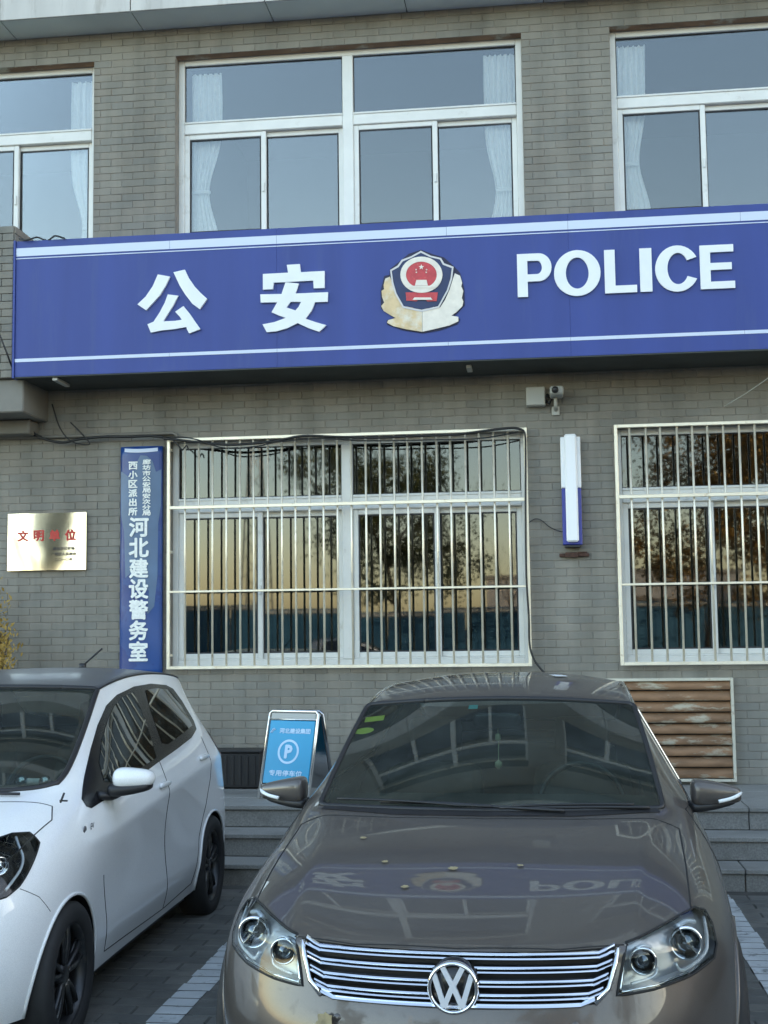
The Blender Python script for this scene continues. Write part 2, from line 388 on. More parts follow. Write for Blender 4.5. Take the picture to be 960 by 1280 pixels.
wall = mb.build('wall', M['mortar'], bd)
# far parts of the wall: same masonry as a procedural brick material
fb = bpy.data.materials.new('brick_far'); fb.use_nodes = True; t = fb.node_tree
bt = t.nodes.new('ShaderNodeTexBrick'); tc = t.nodes.new('ShaderNodeTexCoord'); sx = t.nodes.new('ShaderNodeSeparateXYZ'); cx_ = t.nodes.new('ShaderNodeCombineXYZ')
t.links.new(tc.outputs['Object'], sx.inputs[0]); t.links.new(sx.outputs[0], cx_.inputs[0]); t.links.new(sx.outputs[2], cx_.inputs[1]); t.links.new(cx_.outputs[0], bt.inputs[0])
bt.inputs['Color1'].default_value = (.22,.21,.178,1); bt.inputs['Color2'].default_value = (.20,.192,.165,1); bt.inputs['Mortar'].default_value = (.13,.12,.105,1)
bt.inputs['Scale'].default_value = 1; bt.inputs['Mortar Size'].default_value = .004; bt.inputs['Brick Width'].default_value = .19; bt.inputs['Row Height'].default_value = .0615
t.links.new(bt.outputs[0], t.nodes['Principled BSDF'].inputs[0]); t.nodes['Principled BSDF'].inputs['Roughness'].default_value = .85
mb = MB()
for a, b2, c, d in wall_cells(XL, BX0, 0, BZ1, holes+[door]) + wall_cells(BX1, XR, 0, BZ1, holes) + wall_cells(XL, XR, BZ1, ZT, holes): mb.box(a, b2, 0, .30, c, d)
mb.box(XL, XL+.3, .3, 12, 0, ZT).box(XR-.3, XR, .3, 12, 0, ZT).box(XL, XR, 12, 12.3, 0, ZT)
mb.build('upper_wall', fb, bd)
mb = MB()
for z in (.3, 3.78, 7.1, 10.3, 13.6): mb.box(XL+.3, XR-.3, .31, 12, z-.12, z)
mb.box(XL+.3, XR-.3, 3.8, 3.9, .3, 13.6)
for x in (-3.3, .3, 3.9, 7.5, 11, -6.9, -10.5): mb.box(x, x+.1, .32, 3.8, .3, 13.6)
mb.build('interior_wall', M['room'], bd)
MB().box(XL-.05, XR+.05, -.05, 12.35, ZT, ZT+.15).build('roof', M['plaster'], bd)

# bricks
BL, BH = .19, .0615
def brick_rows():
    out = []; row = 0; z = .45
    while z < 6.72 - .03:
        z1 = min(z+BH, 6.72)
        x = BX0 + (BL/2 if row % 2 else 0) - BL
        while x < BX1:
            a, b2 = max(x, BX0), min(x+BL, BX1)
            if b2 - a > .02:
                segs = [(a, b2)]
                for h in holes:
                    ov = min(z1, h[3]) - max(z, h[2])
                    if ov > BH*.5:
                        ns = []
                        for p, q in segs:
                            if q <= h[0] or p >= h[1]: ns.append((p, q)); continue
                            if p < h[0]: ns.append((p, h[0]))
                            if q > h[1]: ns.append((h[1], q))
                        segs = ns
                for p, q in segs:
                    if q-p > .02: out.append((p, q, z, z1, abs(q-p-BL) < 1e-4 and abs(z1-z-BH) < 1e-4))
            x += BL
        z += BH; row += 1
    return out
vis_rects = [(-.06,.6,1.35,3.62),(-3.0,.6,3.22,3.62),(.6,1.95,3.22,3.6),(-2.6,-.9,1.0,1.36),(-.9,.5,1.26,1.36),(1.45,1.95,.5,1.36),(-4.65,-3.4,1.4,3.3),(-.04,.64,4.9,6.5),(-3.57,-2.95,4.95,6.5)]
J = .0023
bm_full = [MB().bbox(J, BL-J, 0, .02, J, BH-J, .0025).mesh('brick', m) for m in M['brick']]
rows = brick_rows()
cand = []; 
for q in rows:
    if q[4] and any(r_[0] <= q[0] and q[1] <= r_[1] and r_[2] <= q[2] and q[3] <= r_[3] for r_ in vis_rects):
        cx, cz = (q[0]+q[1])/2, (q[2]+q[3])/2
        cand.append((math.sqrt(cx*cx + D*D + (cz-CAM_H)**2) , q))
cand.sort(key=lambda c: c[0]); single = {c[1] for c in cand[:298]}
stf = [MB() for _ in M['brick']]
for q in rows:
    k = random.choices((0,1,2,3), (4,3,2,3))[0]; pr = random.uniform(-.0012, .0012)
    if q in single: link('brick', bm_full[k], wall, (q[0], pr, q[2]))
    else: stf[k].bbox(q[0]+J, q[1]-J, pr, .02+pr, q[2]+J, q[3]-J, .0025)
for k, s_ in enumerate(stf): kind(s_.build('bricks', M['brick'][k], wall), 'stuff')

# windows -------------------------------------------------------------
def bar_rect(mb, x0, x1, z0, z1, wd, y0, y1, b=.004, mi=0):
    mb.bbox(x0, x0+wd, y0, y1, z0, z1, b, mi); mb.bbox(x1-wd, x1, y0, y1, z0, z1, b, mi)
    mb.bbox(x0+wd, x1-wd, y0+.001, y1-.001, z1-wd, z1, b, mi); mb.bbox(x0+wd, x1-wd, y0+.001, y1-.001, z0, z0+wd, b, mi)
def pane(parent, x0, x1, z0, z1, y, m, tilt=.35):
    o = MB().box(-(x1-x0)/2, (x1-x0)/2, 0, .005, -(z1-z0)/2, (z1-z0)/2).build('pane', m, parent, ((x0+x1)/2, y, (z0+z1)/2))
    o.rotation_euler = (R(random.uniform(-tilt, tilt)), 0, R(random.uniform(-tilt, tilt)))
    g = MB(); bar_rect(g, x0-.004, x1+.004, z0-.004, z1+.004, .012, y-.006, y+.012, .001)
    g.build('gasket', M['gasket'], parent)
def window(x0, x1, z0, z1, ta, tb, gm, y=.10, full=True):
    'ta, tb: bottom and top of the transom'
    xm = (x0+x1)/2; mb = MB(); w1 = .05
    bar_rect(mb, x0, x1, z0, z1, w1, y, y+.07)
    mb.bbox(xm-.045, xm+.045, y-.004, y+.074, z0+w1, z1-w1, .006)
    for a, b2 in ((x0+w1, xm-.045), (xm+.045, x1-w1)):
        mb.bbox(a, b2, y-.002, y+.072, ta, tb, .006)
        mb.bbox(a, b2, y-.010, y-.003, tb-.022, tb-.008, .003)
        mb.bbox(a, b2, y+.002, y+.05, z0+w1, z0+w1+.012, .003)
    wn = mb.build('window', M['pvc'], bd)
    if not full:
        for a, b2 in ((x0+w1, xm-.045), (xm+.045, x1-w1)):
            m2 = MB(); c = (a+b2)/2; m2.box(c-.03, c+.03, y+.005, y+.06, z0+w1, ta); m2.build('sash', M['pvc'], wn)
            MB().box(a, b2, y+.04, y+.045, z0+w1, z1-w1).build('pane', gm, wn)
        return wn
    for s_, (a, b2) in enumerate(((x0+w1, xm-.045), (xm+.045, x1-w1))):
        c = (a+b2)/2
        pane(wn, a, b2, tb, z1-w1, y+.03, gm)
        for q, (p, r_) in enumerate(((a, c+.022), (c-.022, b2))):
            back = (q == 1)
            yy = y+.012 if not back else y+.045
            sm = MB(); bar_rect(sm, p, r_, z0+w1+.012, ta, .042, yy, yy+.028)
            so = sm.build('sash', M['pvc'], wn)
            pane(wn, p+.046, r_-.046, z0+w1+.058, ta-.046, yy+.012, M['glass_up2'] if back and z0 > 3 else gm, .55 if z0 > 3 else .2)
            if not back: MB().bbox(r_-.03, r_-.012, yy-.016, yy, (z0+ta)/2-.05, (z0+ta)/2+.03, .004).build('latch', M['pvc'], wn)
    return wn
for k, h in enumerate(up_w):
    near = -7 < h[0] < 3
    window(*h, 5.83, 5.94, M['glass_up'], full=near)
for k, h in enumerate(lo_w): window(*h, 2.62, 2.74, M['glass_lo'], y=.08, full=(k < 2))
for h in f3_w: window(*h, 9.2, 9.3, M['glass_up'], full=False)
for h in f4_w: window(*h, 12.4, 12.5, M['glass_up'], full=False)
# sills / dark lintel strips over the upper windows
for h in up_w[2:6]:
    MB().box(h[0]-.01, h[1]+.01, .008, .09, h[3]-.002, h[3]+.012).build('lintel', M['rust'], bd)
# entrance door
dr = MB(); dr.bbox(door[0], door[1], .1, .14, door[2], door[3], .005); dr.build('door', M['chrome_dark'], bd)
# eave fascia and soffit panels
ex = [-4.34 + 1.12*k for k in range(-9, 22)]
for x in ex:
    MB().bbox(x+.004, x+1.116, -.35, -.33, 6.72, 7.25, .003).build('fascia_panel', M['fascia'], bd)
    MB().bbox(x+.004, x+1.116, -.328, .11, 6.722, 6.742, .002).build('soffit_panel', M['soffit'], bd)
MB().box(XL, XR, -.34, .0, 7.2, 7.245).box(XL, XR, -.322, 0, 6.75, 6.78).build('eave_board', M['gasket'], bd)
for z in (10.35, 13.7):
    MB().bbox(XL, XR, -.22, -.001, z, z+.28, .01).build('ledge', M['fascia'], bd)
MB().bbox(XL, XR, -.12, -.001, ZT-.5, ZT+.1, .01).build('parapet', M['fascia'], bd)

# brick-faced porch block at the left of the sign, with its beam
pm_ = MB().box(-7.4, -4.10, -.55, .0, 3.67, 4.90); porch = pm_.build('porch', M['mortar'], bd)
st_ = [MB() for _ in range(4)]
z = 3.67; row = 0
while z + BH < 4.91:
    x = -4.10 - BL*(1 if row % 2 else .5)
    xe = -4.10
    while x > -7.5:
        st_[random.randrange(4)].bbox(x+J, xe-J, -.562, -.54, z+J, z+BH-J, .0025); xe = x; x -= BL
    st_[row % 4].bbox(-4.112, -4.09, -.55, -.36, z+J, z+BH-J, .0025).bbox(-4.112, -4.09, -.354, -.17, z+J, z+BH-J, .0025).bbox(-4.112, -4.09, -.164, -.01, z+J, z+BH-J, .0025)
    z += BH; row += 1
for k, s_ in enumerate(st_): kind(s_.build('bricks', M['brick'][k], porch), 'stuff')
MB().bbox(-7.4, -4.02, -.52, .005, 3.40, 3.665, .01).build('beam', M['plaster'], bd)
MB().bbox(-7.4, -4.1, -.2, .005, 3.28, 3.395, .01).build('beam', M['plaster'], bd)

# curtains -------------------------------------------------------------
def curtain(x0, x1, label, waist, wx, ph=0.):
    'hangs from x0..x1, gathered towards wx at height waist'
    mb = MB(); nx, nz = 40, 46; zt, zb = 6.40, 4.93; vs = []
    for j in range(nz+1):
        t = j/nz; z = zt + (zb-zt)*t
        g = math.exp(-((z-waist)/.30)**2)*.36; bel = 1.0 + .08*max(0, waist-z)
        for i in range(nx+1):
            s_ = i/nx; x = x0+(x1-x0)*s_; x = (x-wx)*(1-g)*bel + wx + .012*math.sin(t*5+ph)*s_
            y = .215 + .016*math.sin(s_*(34+6*math.sin(ph))+ph+.8*math.sin(t*3+ph))*(1-.4*g) + .008*math.sin(s_*71+t*4+ph*2)
            vs.append((x, y, z))
    fs = [(j*(nx+1)+i, j*(nx+1)+i+1, (j+1)*(nx+1)+i+1, (j+1)*(nx+1)+i) for j in range(nz) for i in range(nx)]
    mb.add(vs, fs, 0, True)
    cw = abs(x1-x0)*.64/2; cx = wx + ((x0+x1)/2-wx)*.64
    e = thing('curtain', label, 'curtain', (0, D, 0), group='white curtains in the upper windows')
    mb.build('cloth', M['curtain'], e)
    moved_band = MB().lathe([(cw*.92,-.016),(cw,-.008),(cw,.008),(cw*.92,.016)], (cx, .215, waist), 20, 'z'); moved_band.v = [(a, .213+(b_-.215)*.32, c_) for a, b_, c_ in moved_band.v]
    moved_band.build('tie_band', M['curtain'], e)
curtain(-2.86, -2.60, 'white curtain tied back at the left edge of the middle upper window', 5.36, -2.86, .4)
curtain(-.37, -.11, 'white curtain tied back at the right edge of the middle upper window', 5.24, -.14, 1.7)
curtain(.72, .96, 'white curtain tied back in the right-hand upper window above the word POLICE', 5.40, .74, 3.1)
curtain(-3.92, -3.64, 'white curtain tied back at the right edge of the left-hand upper window', 5.1, -3.64, 4.9)

# ------------------------------------------------------------------ window grilles
def grille(x0, x1, z0, z1, label, first, n, pitch):
    e = thing('window_grille', label, 'window grille', ((x0+x1)/2, D-.06, z0), group='steel burglar grilles over the ground floor windows')
    ox = (x0+x1)/2
    f = MB(); q = .026
    for a in (x0, x1-q): f.bbox(a-ox, a-ox+q, -q/2, q/2, 0, z1-z0, .003)
    f.bbox(x0-ox+q, x1-ox-q, -q/2, q/2, z1-z0-q, z1-z0, .003); f.bbox(x0-ox+q, x1-ox-q, -q/2, q/2, 0, q, .003)
    for a in (x0+.01, x1-.03):
        for zz in (.1, (z1-z0)/2, z1-z0-.1): f.bbox(a-ox, a-ox+.02, q/2, .075, zz, zz+.02, .002)
    f.build('frame', M['steel'], e)
    for zz, t_ in ((2.655-z0, .028), (1.975-z0, .018)):
        MB().bbox(x0-ox+q, x1-ox-q, -.016, .006, zz-t_/2, zz+t_/2, .003).build('rail', M['steel'], e)
    L_ = z1-z0-2*q
    bmh = MB().tube([(0,0,q),(0,0,q+L_)], .0088, 8).mesh('bar', M['steel'])
    for k in range(n):
        x = first+pitch*k
        if x > x1-q: break
        o = link('bar', bmh, e, (x-ox+random.uniform(-.002,.002), .016, 0)); o.rotation_euler = (0, R(random.uniform(-.12,.12)), 0)
    return e
grille(-2.985, -.075, 1.355, 3.222, 'steel bar grille over the window between the blue banner and the wall light', -2.84, 24, .1137)
grille(.60, 3.52, 1.355, 3.222, 'steel bar grille over the window at the right edge, right of the wall light', .722, 25, .1187)
grille(4.2, 7.1, 1.355, 3.222, 'steel bar grille over the third ground floor window beyond the right edge', 4.3, 25, .1187)

# ------------------------------------------------------------------ police sign
SY = D-.60
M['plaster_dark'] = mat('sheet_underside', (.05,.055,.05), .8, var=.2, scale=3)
sg = thing('police_sign', 'long blue box sign with white lettering and a police badge above the ground floor windows', 'sign', (0, SY, 0))
Z0, Z1 = 3.665, 4.755
seams = [-4.06, -1.96, .27, 2.4, 4.6]
for a, b2 in zip(seams, seams[1:]):
    MB().bbox(a+.0003, b2-.0003, 0, .55, Z0, Z1, .0012).build('panel', M['blue_sign'], sg)
    for za, zb in ((4.632, 4.698), (3.782, 3.808)):
        for c, d in (((a, (a+b2)/2+.2), ((a+b2)/2+.2005, b2))):
            MB().box(c+.001, d-.001, -.003, .0, za, zb).build('stripe', M['stripe'], sg)
    MB().box(a+.001, b2-.001, -.003, 0, 4.61, 4.617).build('stripe', M['stripe'], sg)
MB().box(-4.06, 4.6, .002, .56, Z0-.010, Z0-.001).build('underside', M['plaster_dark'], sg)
MB().box(-4.078, -4.062, -.012, .56, Z0-.01, Z1+.004).build('trim', M['blue_sign'], sg)
for x in (-3.76, -.52, 3.2):
    MB().bbox(x, x+.04, .12 if x > -3 else .02, .30, Z0-.035, Z0-.0105, .003).build('bracket', M['greyplastic'], sg)
def px_poly(pts, Y, ox=0, k=1, o=(0,0)): return [at(o[0]+x/k, o[1]+y/k, Y) for x, y in pts]
# the two characters, traced stroke by stroke (crop origin 170,320, scale 3.692)
def cpoly(pts): return px_poly(pts, SY, k=3.6923, o=(170, 320))
gong = [[(104,88),(160,98),(140,140),(112,185),(78,222),(50,253),(10,226),(48,190),(80,143)],
        [(176,78),(228,66),(246,104),(272,142),(300,172),(331,200),(297,248),(262,222),(230,180),(205,140)],
        [(150,180),(198,186),(176,228),(150,270),(128,304),(182,302),(214,297),(206,284),(184,260),(222,234),(250,268),(276,306),(300,340),(248,360),(238,340),(236,330),(180,340),(120,346),(72,356),(56,318),(84,306),(112,264),(136,218)]]
an = [[(698,44),(758,40),(762,78),(872,72),(872,150),(822,152),(820,116),(638,126),(634,156),(588,158),(588,86),(704,80)]]
an2 = [[(576,180),(674,178),(692,124),(754,130),(738,176),(888,170),(886,214),(828,216),(812,256),(784,292),(832,308),(880,322),(848,352),(800,336),(748,312),(700,336),(650,350),(606,354),(586,318),(640,308),(694,288),(660,276),(628,262),(654,216),(578,218)]]
an_hole = [(716,214),(764,214),(752,238),(738,254),(714,246),(696,240)]
ch = MB()
for g in gong: ch.prism(cpoly(g), -.02, -.001)
ch.build('character', M['white_letter'], sg)
ch = MB(); ch.prism(cpoly(an[0]), -.02, -.001)
O2 = cpoly(an2[0]); H2 = cpoly(an_hole)
vv = [Vector(p) for p in O2+H2]; no, nh = len(O2), len(H2)
ed = [(i, (i+1) % no) for i in range(no)] + [(no+i, no+(i+1) % nh) for i in range(nh)]
r_ = delaunay_2d_cdt(vv, ed, [], 2, 1e-5)
def inpoly(p, poly):
    c = False; n = len(poly); j = n-1
    for i in range(n):
        if (poly[i][1] > p[1]) != (poly[j][1] > p[1]) and p[0] < (poly[j][0]-poly[i][0])*(p[1]-poly[i][1])/(poly[j][1]-poly[i][1])+poly[i][0]: c = not c
        j = i
    return c
cv, cf = r_[0], r_[2]
keep = [f for f in cf if (lambda c: inpoly(c, O2) and not inpoly(c, H2))((sum(cv[i].x for i in f)/len(f), sum(cv[i].y for i in f)/len(f)))]
ch.add([(v.x, -.02, v.y) for v in cv], keep)
for poly in (O2, H2):
    n = len(poly); ch.add([(x,-.02,z) for x,z in poly]+[(x,-.001,z) for x,z in poly], [(i,(i+1)%n,(i+1)%n+n,i+n) for i in range(n)])
ch.build('character', M['white_letter'], sg)
# POLICE
LT0, LT1 = 4.125, 4.455   # letter bottom and top
def letter(polys, x, wdt, rings=()):
    mb = MB(); H = LT1-LT0
    for p in polys: mb.prism([(x+u*wdt, LT0+v*H) for u, v in p], -.02, -.001)
    for o, i in rings: mb.ring([(x+u*wdt, LT0+v*H) for u, v in o], [(x+u*wdt, LT0+v*H) for u, v in i], -.02, -.001)
    mb.build('letter', M['white_letter'], sg)
def arc(cx, cy, rx, ry, a0, a1, n): return [(cx+rx*math.cos(R(a0+(a1-a0)*k/n)), cy+ry*math.sin(R(a0+(a1-a0)*k/n))) for k in range(n+1)]
lx = [at(x, y, SY)[0] for x, y in ((647,360),(694,360),(756,355),(800,350),(820,345),(875,340))]
lw = [at(x, y, SY)[0]-a for (x, y), a in zip(((690,360),(750,360),(796,355),(815,350),(871,345),(918,340)), lx)]
rx_, ry_ = .62, .0
outer = [(0,0),(.30,0),(.30,.36),(.60,.36)]+arc(.60,.68,.40,.32,-90,90,14)[1:]+[(0,1)]
p_top = [(0,1),(.0,.999)]
letter([[(0,0),(.30,0),(.30,1),(0,1)], [(.302,.345),(.56,.345)]+arc(.56,.40,.1,.055,-90,-89,1)+[(.56,.51),(.302,.51)], [(.302,.835),(.56,.835),(.56,1),(.302,1)]], lx[0], lw[0]) if False else None
mbP = MB(); H = LT1-LT0; f_ = lambda pts: [(lx[0]+u*lw[0], LT0+v*H) for u, v in pts]
mbP.prism(f_([(0,0),(.30,0),(.30,1),(0,1)]), -.02, -.001)
oo = [(.30,.35)]+arc(.62,.675,.38,.325,-90,90,16)+[(.30,1)]; ii = [(.30,.52)]+arc(.58,.675,.14,.155,-90,90,16)+[(.30,.83)]
n = len(oo)
for k in range(n-1): mbP.prism(f_([oo[k], oo[k+1], ii[k+1], ii[k]]), -.02, -.001)
mbP.build('letter', M['white_letter'], sg)
letter([], lx[1], lw[1], [(arc(.5,.5,.52,.53,0,350,35), arc(.5,.5,.255,.36,0,350,35))])
letter([[(0,0),(1,0),(1,.17),(.33,.17),(.33,1),(0,1)]], lx[2], lw[2])
letter([[(0,0),(1,0),(1,1),(0,1)]], lx[3], lw[3])
mbC = MB(); f2 = lambda pts: [(lx[4]+u*lw[4], LT0+v*H) for u, v in pts]
co_, ci_ = arc(.52,.5,.54,.53,28,332,30), arc(.54,.5,.26,.36,30,330,30)
for k in range(30): mbC.prism(f2([co_[k], co_[k+1], ci_[k+1], ci_[k]]), -.02, -.001)
mbC.build('letter', M['white_letter'], sg)
letter([[(0,0),(1,0),(1,.165),(.30,.165),(.30,.43),(.92,.43),(.92,.59),(.30,.59),(.30,.835),(.98,.835),(.98,1),(0,1)]], lx[5], lw[5])
# badge (crop origin 460,300, scale 6.857)
def bp(pts): return px_poly(pts, SY, k=6.857, o=(460, 300))
M['navy'] = mat('navy', (.015,.03,.10), .5, var=.15, scale=12); M['badge_red'] = mat('badge_red', (.52,.05,.06), .5, var=.15, scale=30, dirt=(.6,.25,.2), dscale=40, dth=.6)
M['silver_print'] = mat('silver_print', (.62,.60,.60), .5); M['pale_gold'] = mat('pale_gold', (.78,.72,.62), .5, var=.08, scale=20); M['badge_edge'] = mat('badge_edge', (.015,.015,.05), .6)
bg_ = MB().prism(bp([(455,85),(560,125),(650,150),(745,235),(790,285),(825,420),(828,560),(745,650),(790,680),(770,720),(620,775),(470,800),(300,775),(165,725),(160,690),(225,670),(112,590),(108,440),(140,310),(185,300),(190,250),(290,170),(350,120)]), -.006, -.001).build('badge', M['badge_edge'], sg)
MB().prism(bp([(190,318),(150,335),(135,390),(140,425),(118,440),(122,490),(140,540),(115,570),(135,610),(190,645),(240,672),(175,690),(165,712),(220,742),(330,768),(465,790),(465,600),(395,590),(370,572),(330,572),(320,590),(290,560),(255,500),(225,430),(210,370)]), -.014, -.007).build('wreath', M['gold'], bg_)
MB().prism(bp([(745,290),(790,310),(808,370),(800,400),(818,440),(805,500),(818,530),(810,570),(760,620),(715,652),(775,662),(775,700),(700,735),(600,760),(468,790),(468,560),(500,560),(502,590),(550,590),(560,572),(585,590),(620,580),(660,520),(700,430),(725,350)]), -.014, -.007).build('wreath', M['pale_gold'], bg_)
sh = [(455,98),(540,140),(628,160),(655,205),(735,235),(722,340),(690,440),(610,585),(460,620),(300,585),(235,470),(205,370),(192,262),(255,225),(290,175),(370,145)]
sh2 = [(455,114),(535,153),(618,172),(643,217),(720,247),(708,336),(678,434),(602,572),(460,604),(308,572),(247,463),(218,364),(206,270),(264,238),(300,188),(374,158)]
MB().ring(bp(sh), bp(sh2), -.018, -.015).build('shield_rim', M['silver_print'], bg_)
MB().prism(bp([(x*.985+7, y*.99+3) for x, y in sh2]), -.0165, -.006).build('shield', M['navy'], bg_)
MB().prism(bp([(325,455),(600,455),(590,530),(510,532),(500,520),(430,520),(420,530),(332,525)]), -.0215, -.017).build('ribbon', M['badge_red'], bg_)
ce = lambda r0, r1, n=36: [(460+r0*math.cos(2*math.pi*k/n), 305+r1*math.sin(2*math.pi*k/n)) for k in range(n)]
MB().ring(bp(ce(180,155)), bp(ce(132,112)), -.025, -.017).build('gold_ring', M['pale_gold'], bg_)
MB().prism(bp(ce(131,111)), -.023, -.0168).build('red_disc', M['badge_red'], bg_)
gt = MB().prism(bp([(345,400),(575,400),(575,418),(345,418)]), -.028, -.0255).prism(bp([(405,398),(515,398),(505,350),(418,350)]), -.028, -.0255).prism(bp([(385,520),(400,500),(540,500),(555,520)]), -.028, -.022)
gt.build('gate', M['pale_gold'], bg_)
stp = MB()
for (cx, cy, r1) in ((460,240,24),(415,262,9),(418,285,9),(505,262,9),(502,285,9)):
    stp.prism(bp([(cx+(r1 if k % 2 == 0 else r1*.42)*math.sin(math.pi*k/5), cy-(r1 if k % 2 == 0 else r1*.42)*math.cos(math.pi*k/5)) for k in range(10)]), -.0275, -.0235)
stp.build('star', M['pale_gold'], bg_)

# ------------------------------------------------------------------ vertical banner
M['banner'] = mat('banner_blue', (.008,.042,.20), .3, var=.06, dirt=(.016,.065,.24), dscale=1.7, dth=.50, dsoft=.02)
M['banner_text'] = mat('banner_text', (.80,.82,.78), .5, var=.1, scale=60, dirt=(.3,.36,.42), dscale=70, dth=.62, dsoft=.1)
bn = thing('vertical_banner', 'tall narrow blue board with white Chinese lettering left of the barred window', 'sign', (-3.205, D-.045, 1.30))
BW, BHt = .175, 1.865
mb = MB(); nv = 13; vs = []; nz = 30
for j in range(nz+1):
    for i in range(nv):
        s_ = -1+2*i/(nv-1); vs.append((s_*BW, -.022*(1-s_*s_)+.002*math.sin(j*.9+s_*2), BHt*j/nz))
b0 = len(vs)
vs += [(x, .03, z) for x, y, z in vs]
fs = [(j*nv+i, j*nv+i+1, (j+1)*nv+i+1, (j+1)*nv+i) for j in range(nz) for i in range(nv-1)]
fs += [tuple(b0+a for a in f[::-1]) for f in fs]
for j in range(nz): fs += [(j*nv, (j+1)*nv, b0+(j+1)*nv, b0+j*nv), (j*nv+nv-1, b0+j*nv+nv-1, b0+(j+1)*nv+nv-1, (j+1)*nv+nv-1)]
for i in range(nv-1): fs += [(i, b0+i, b0+i+1, i+1), (nz*nv+i, nz*nv+i+1, b0+nz*nv+i+1, b0+nz*nv+i)]
mb.add(vs, fs, 0, True); mb.build('board', M['banner'], bn)
def bz(y): return at(178, y, D-.07)[1]
fp = [(-.98,588),(-.75,592),(-.5,598),(-.35,592),(-.15,576),(.0,569),(.3,570),(.55,576),(.72,590),(.96,587),(.95,632),(.82,655),(.80,720),(.66,758),(.35,768),(.42,738),(-.2,735),(-.45,716),(-.72,722),(-.80,665),(-.97,642)]
pl = [Vector((u*BW, bz(y)-1.30)) for u, y in fp]; seg_ = []
for a, b2 in zip(pl, pl[1:]+pl[:1]): seg_ += [a.lerp(b2, t/6) for t in range(6)]
inn = [Vector((-.17+.02*i, .5+.03*j)) for i in range(18) for j in range(44)]; inn = [q for q in inn if inpoly(tuple(q), [tuple(p) for p in seg_])]
cd_ = delaunay_2d_cdt(seg_+inn, [(i, (i+1) % len(seg_)) for i in range(len(seg_))], [], 2, 1e-5); v2 = cd_[0]
f2 = [f for f in cd_[2] if inpoly((sum(v2[i].x for i in f)/len(f), sum(v2[i].y for i in f)/len(f)), [tuple(p) for p in seg_])]
MB().add([(v.x, -.0235*(1-(v.x/BW)**2)-.0025, v.y) for v in v2], f2, 0, True).build('faded_patch', mat('faded_blue', (.085,.15,.26), .35, var=.12, scale=5), bn)
MB().add([(u*BW*.8, -.0262*(1-(u*.8)**2)-.001, 1.865-.012-.03*t-(1-u*u)*.01) for t in (0,1) for u in [-1+.1*k for k in range(21)]], [(k,k+1,k+22,k+21) for k in range(20)]).build('torn_edge', M['stripe'], bn)
def bch(chars, xc, ztop, zbot, size, bold, sx=1.0):
    n = len(chars); 
    for k, c in enumerate(chars):
        z = ztop + (zbot-ztop)*(k+.5)/n - 1.30
        o = text_mesh(c, size, bold, .003, sx).build('character', M['banner_text'], bn, (xc, -.0285 + .022*(xc/BW)**2, z))
bch('河北建设警务室', -.01, bz(646), bz(827), .150, .0055, 1.0)
bch('西小区派出所', -.062, bz(576), bz(645), .060, .0028, 1.15)
bch('廊坊市公安局安次分局', .052, bz(574), bz(645), .040, .0018, 1.65)
# ------------------------------------------------------------------ steel plaque
pq = thing('steel_plaque', 'small polished steel plaque with red characters on the brick wall left of the blue banner', 'plaque', (-4.01, D-.02, 2.405))
mb = MB(); nx, nz = 60, 30; vs = []
for j in range(nz+1):
    for i in range(nx+1):
        u, v = i/nx*2-1, j/nz*2-1
        y = -.018 + .0095*u*u + .0007*math.sin(u*3.0+.8+.8*v) + .0009*v*math.cos(u*2.2) + .0006*math.sin(v*2.4+u)
        vs.append((u*.335, y, v*.235))
mb.add(vs, [(j*(nx+1)+i, j*(nx+1)+i+1, (j+1)*(nx+1)+i+1, (j+1)*(nx+1)+i) for j in range(nz) for i in range(nx)], 0, True)
mb.build('plate', M['plaque'], pq)
MB().bbox(-.325, .325, -.004, .018, -.225, .225, .004).build('backing', M['greyplastic'], pq)
for k, c in enumerate('文明单位'):
    text_mesh(c, .085, .003, .002, 1.0).build('character', M['red'], pq, (-.20+.135*k, -.019, .05))
M['dark_text'] = mat('dark_text', (.05,.045,.04), .6)
for r0, s_ in enumerate(('廊坊市公安局', '广阳区人民政府', '二〇一〇年')):
    text_mesh(s_, .026, .0008, .001, 1.1).build('text_line', M['dark_text'], pq, (.15, -.0185, -.06-.045*r0))

# ------------------------------------------------------------------ wall light, camera, box
wl = thing('wall_light', 'white and blue upright box light on the brick pier between the barred windows', 'wall light', (.26, D, 2.29))
M['lamp_white'] = mat('lamp_white', (.86,.87,.88), .35); M['lamp_blue'] = mat('lamp_blue', (.03,.045,.30), .35)
MB().bbox(-.075, .075, -.085, -.002, .0, .44, .006).build('lower_housing', M['lamp_blue'], wl)
MB().bbox(-.077, .077, -.088, -.002, .443, .845, .006).build('upper_housing', M['lamp_white'], wl)
MB().bbox(-.047, .047, -.125, -.09, .02, .862, .012).build('lamp_cover', M['lamp_white'], wl)
MB().bbox(-.06, .06, -.09, -.0, -.02, -.002, .003).build('base_cap', M['black'], wl)
tag(MB().bbox(-.115,.115,-.03,0,-.015,.012,.004).bbox(-.07,.03,-.045,-.031,-.02,.018,.004).bbox(.03,.10,-.02,-.001,.0121,.024,.003).build('rusty_bracket', mat('dark_rust',(.07,.035,.025),.9,var=.4,scale=40), None, (.27, D, 2.215)), 'dark rusty bracket strip on the wall just under the white and blue light', 'bracket')
cb = thing('junction_box', 'square grey cable box on the wall beside the security camera', 'cable box', (.0, D, 3.465))
MB().bbox(-.075, .075, -.09, -.0, -.075, .075, .008).build('box', M['greyplastic'], cb); MB().bbox(-.071, .071, -.098, -.091, -.071, .071, .004).build('lid', M['greyplastic'], cb)
sc_ = thing('security_camera', 'small pale security camera on a bracket right of the square cable box', 'camera', (.155, D, 3.41))
MB().bbox(-.045, .06, -.26, -.04, .035, .10, .012).build('body', M['greyplastic'], sc_)
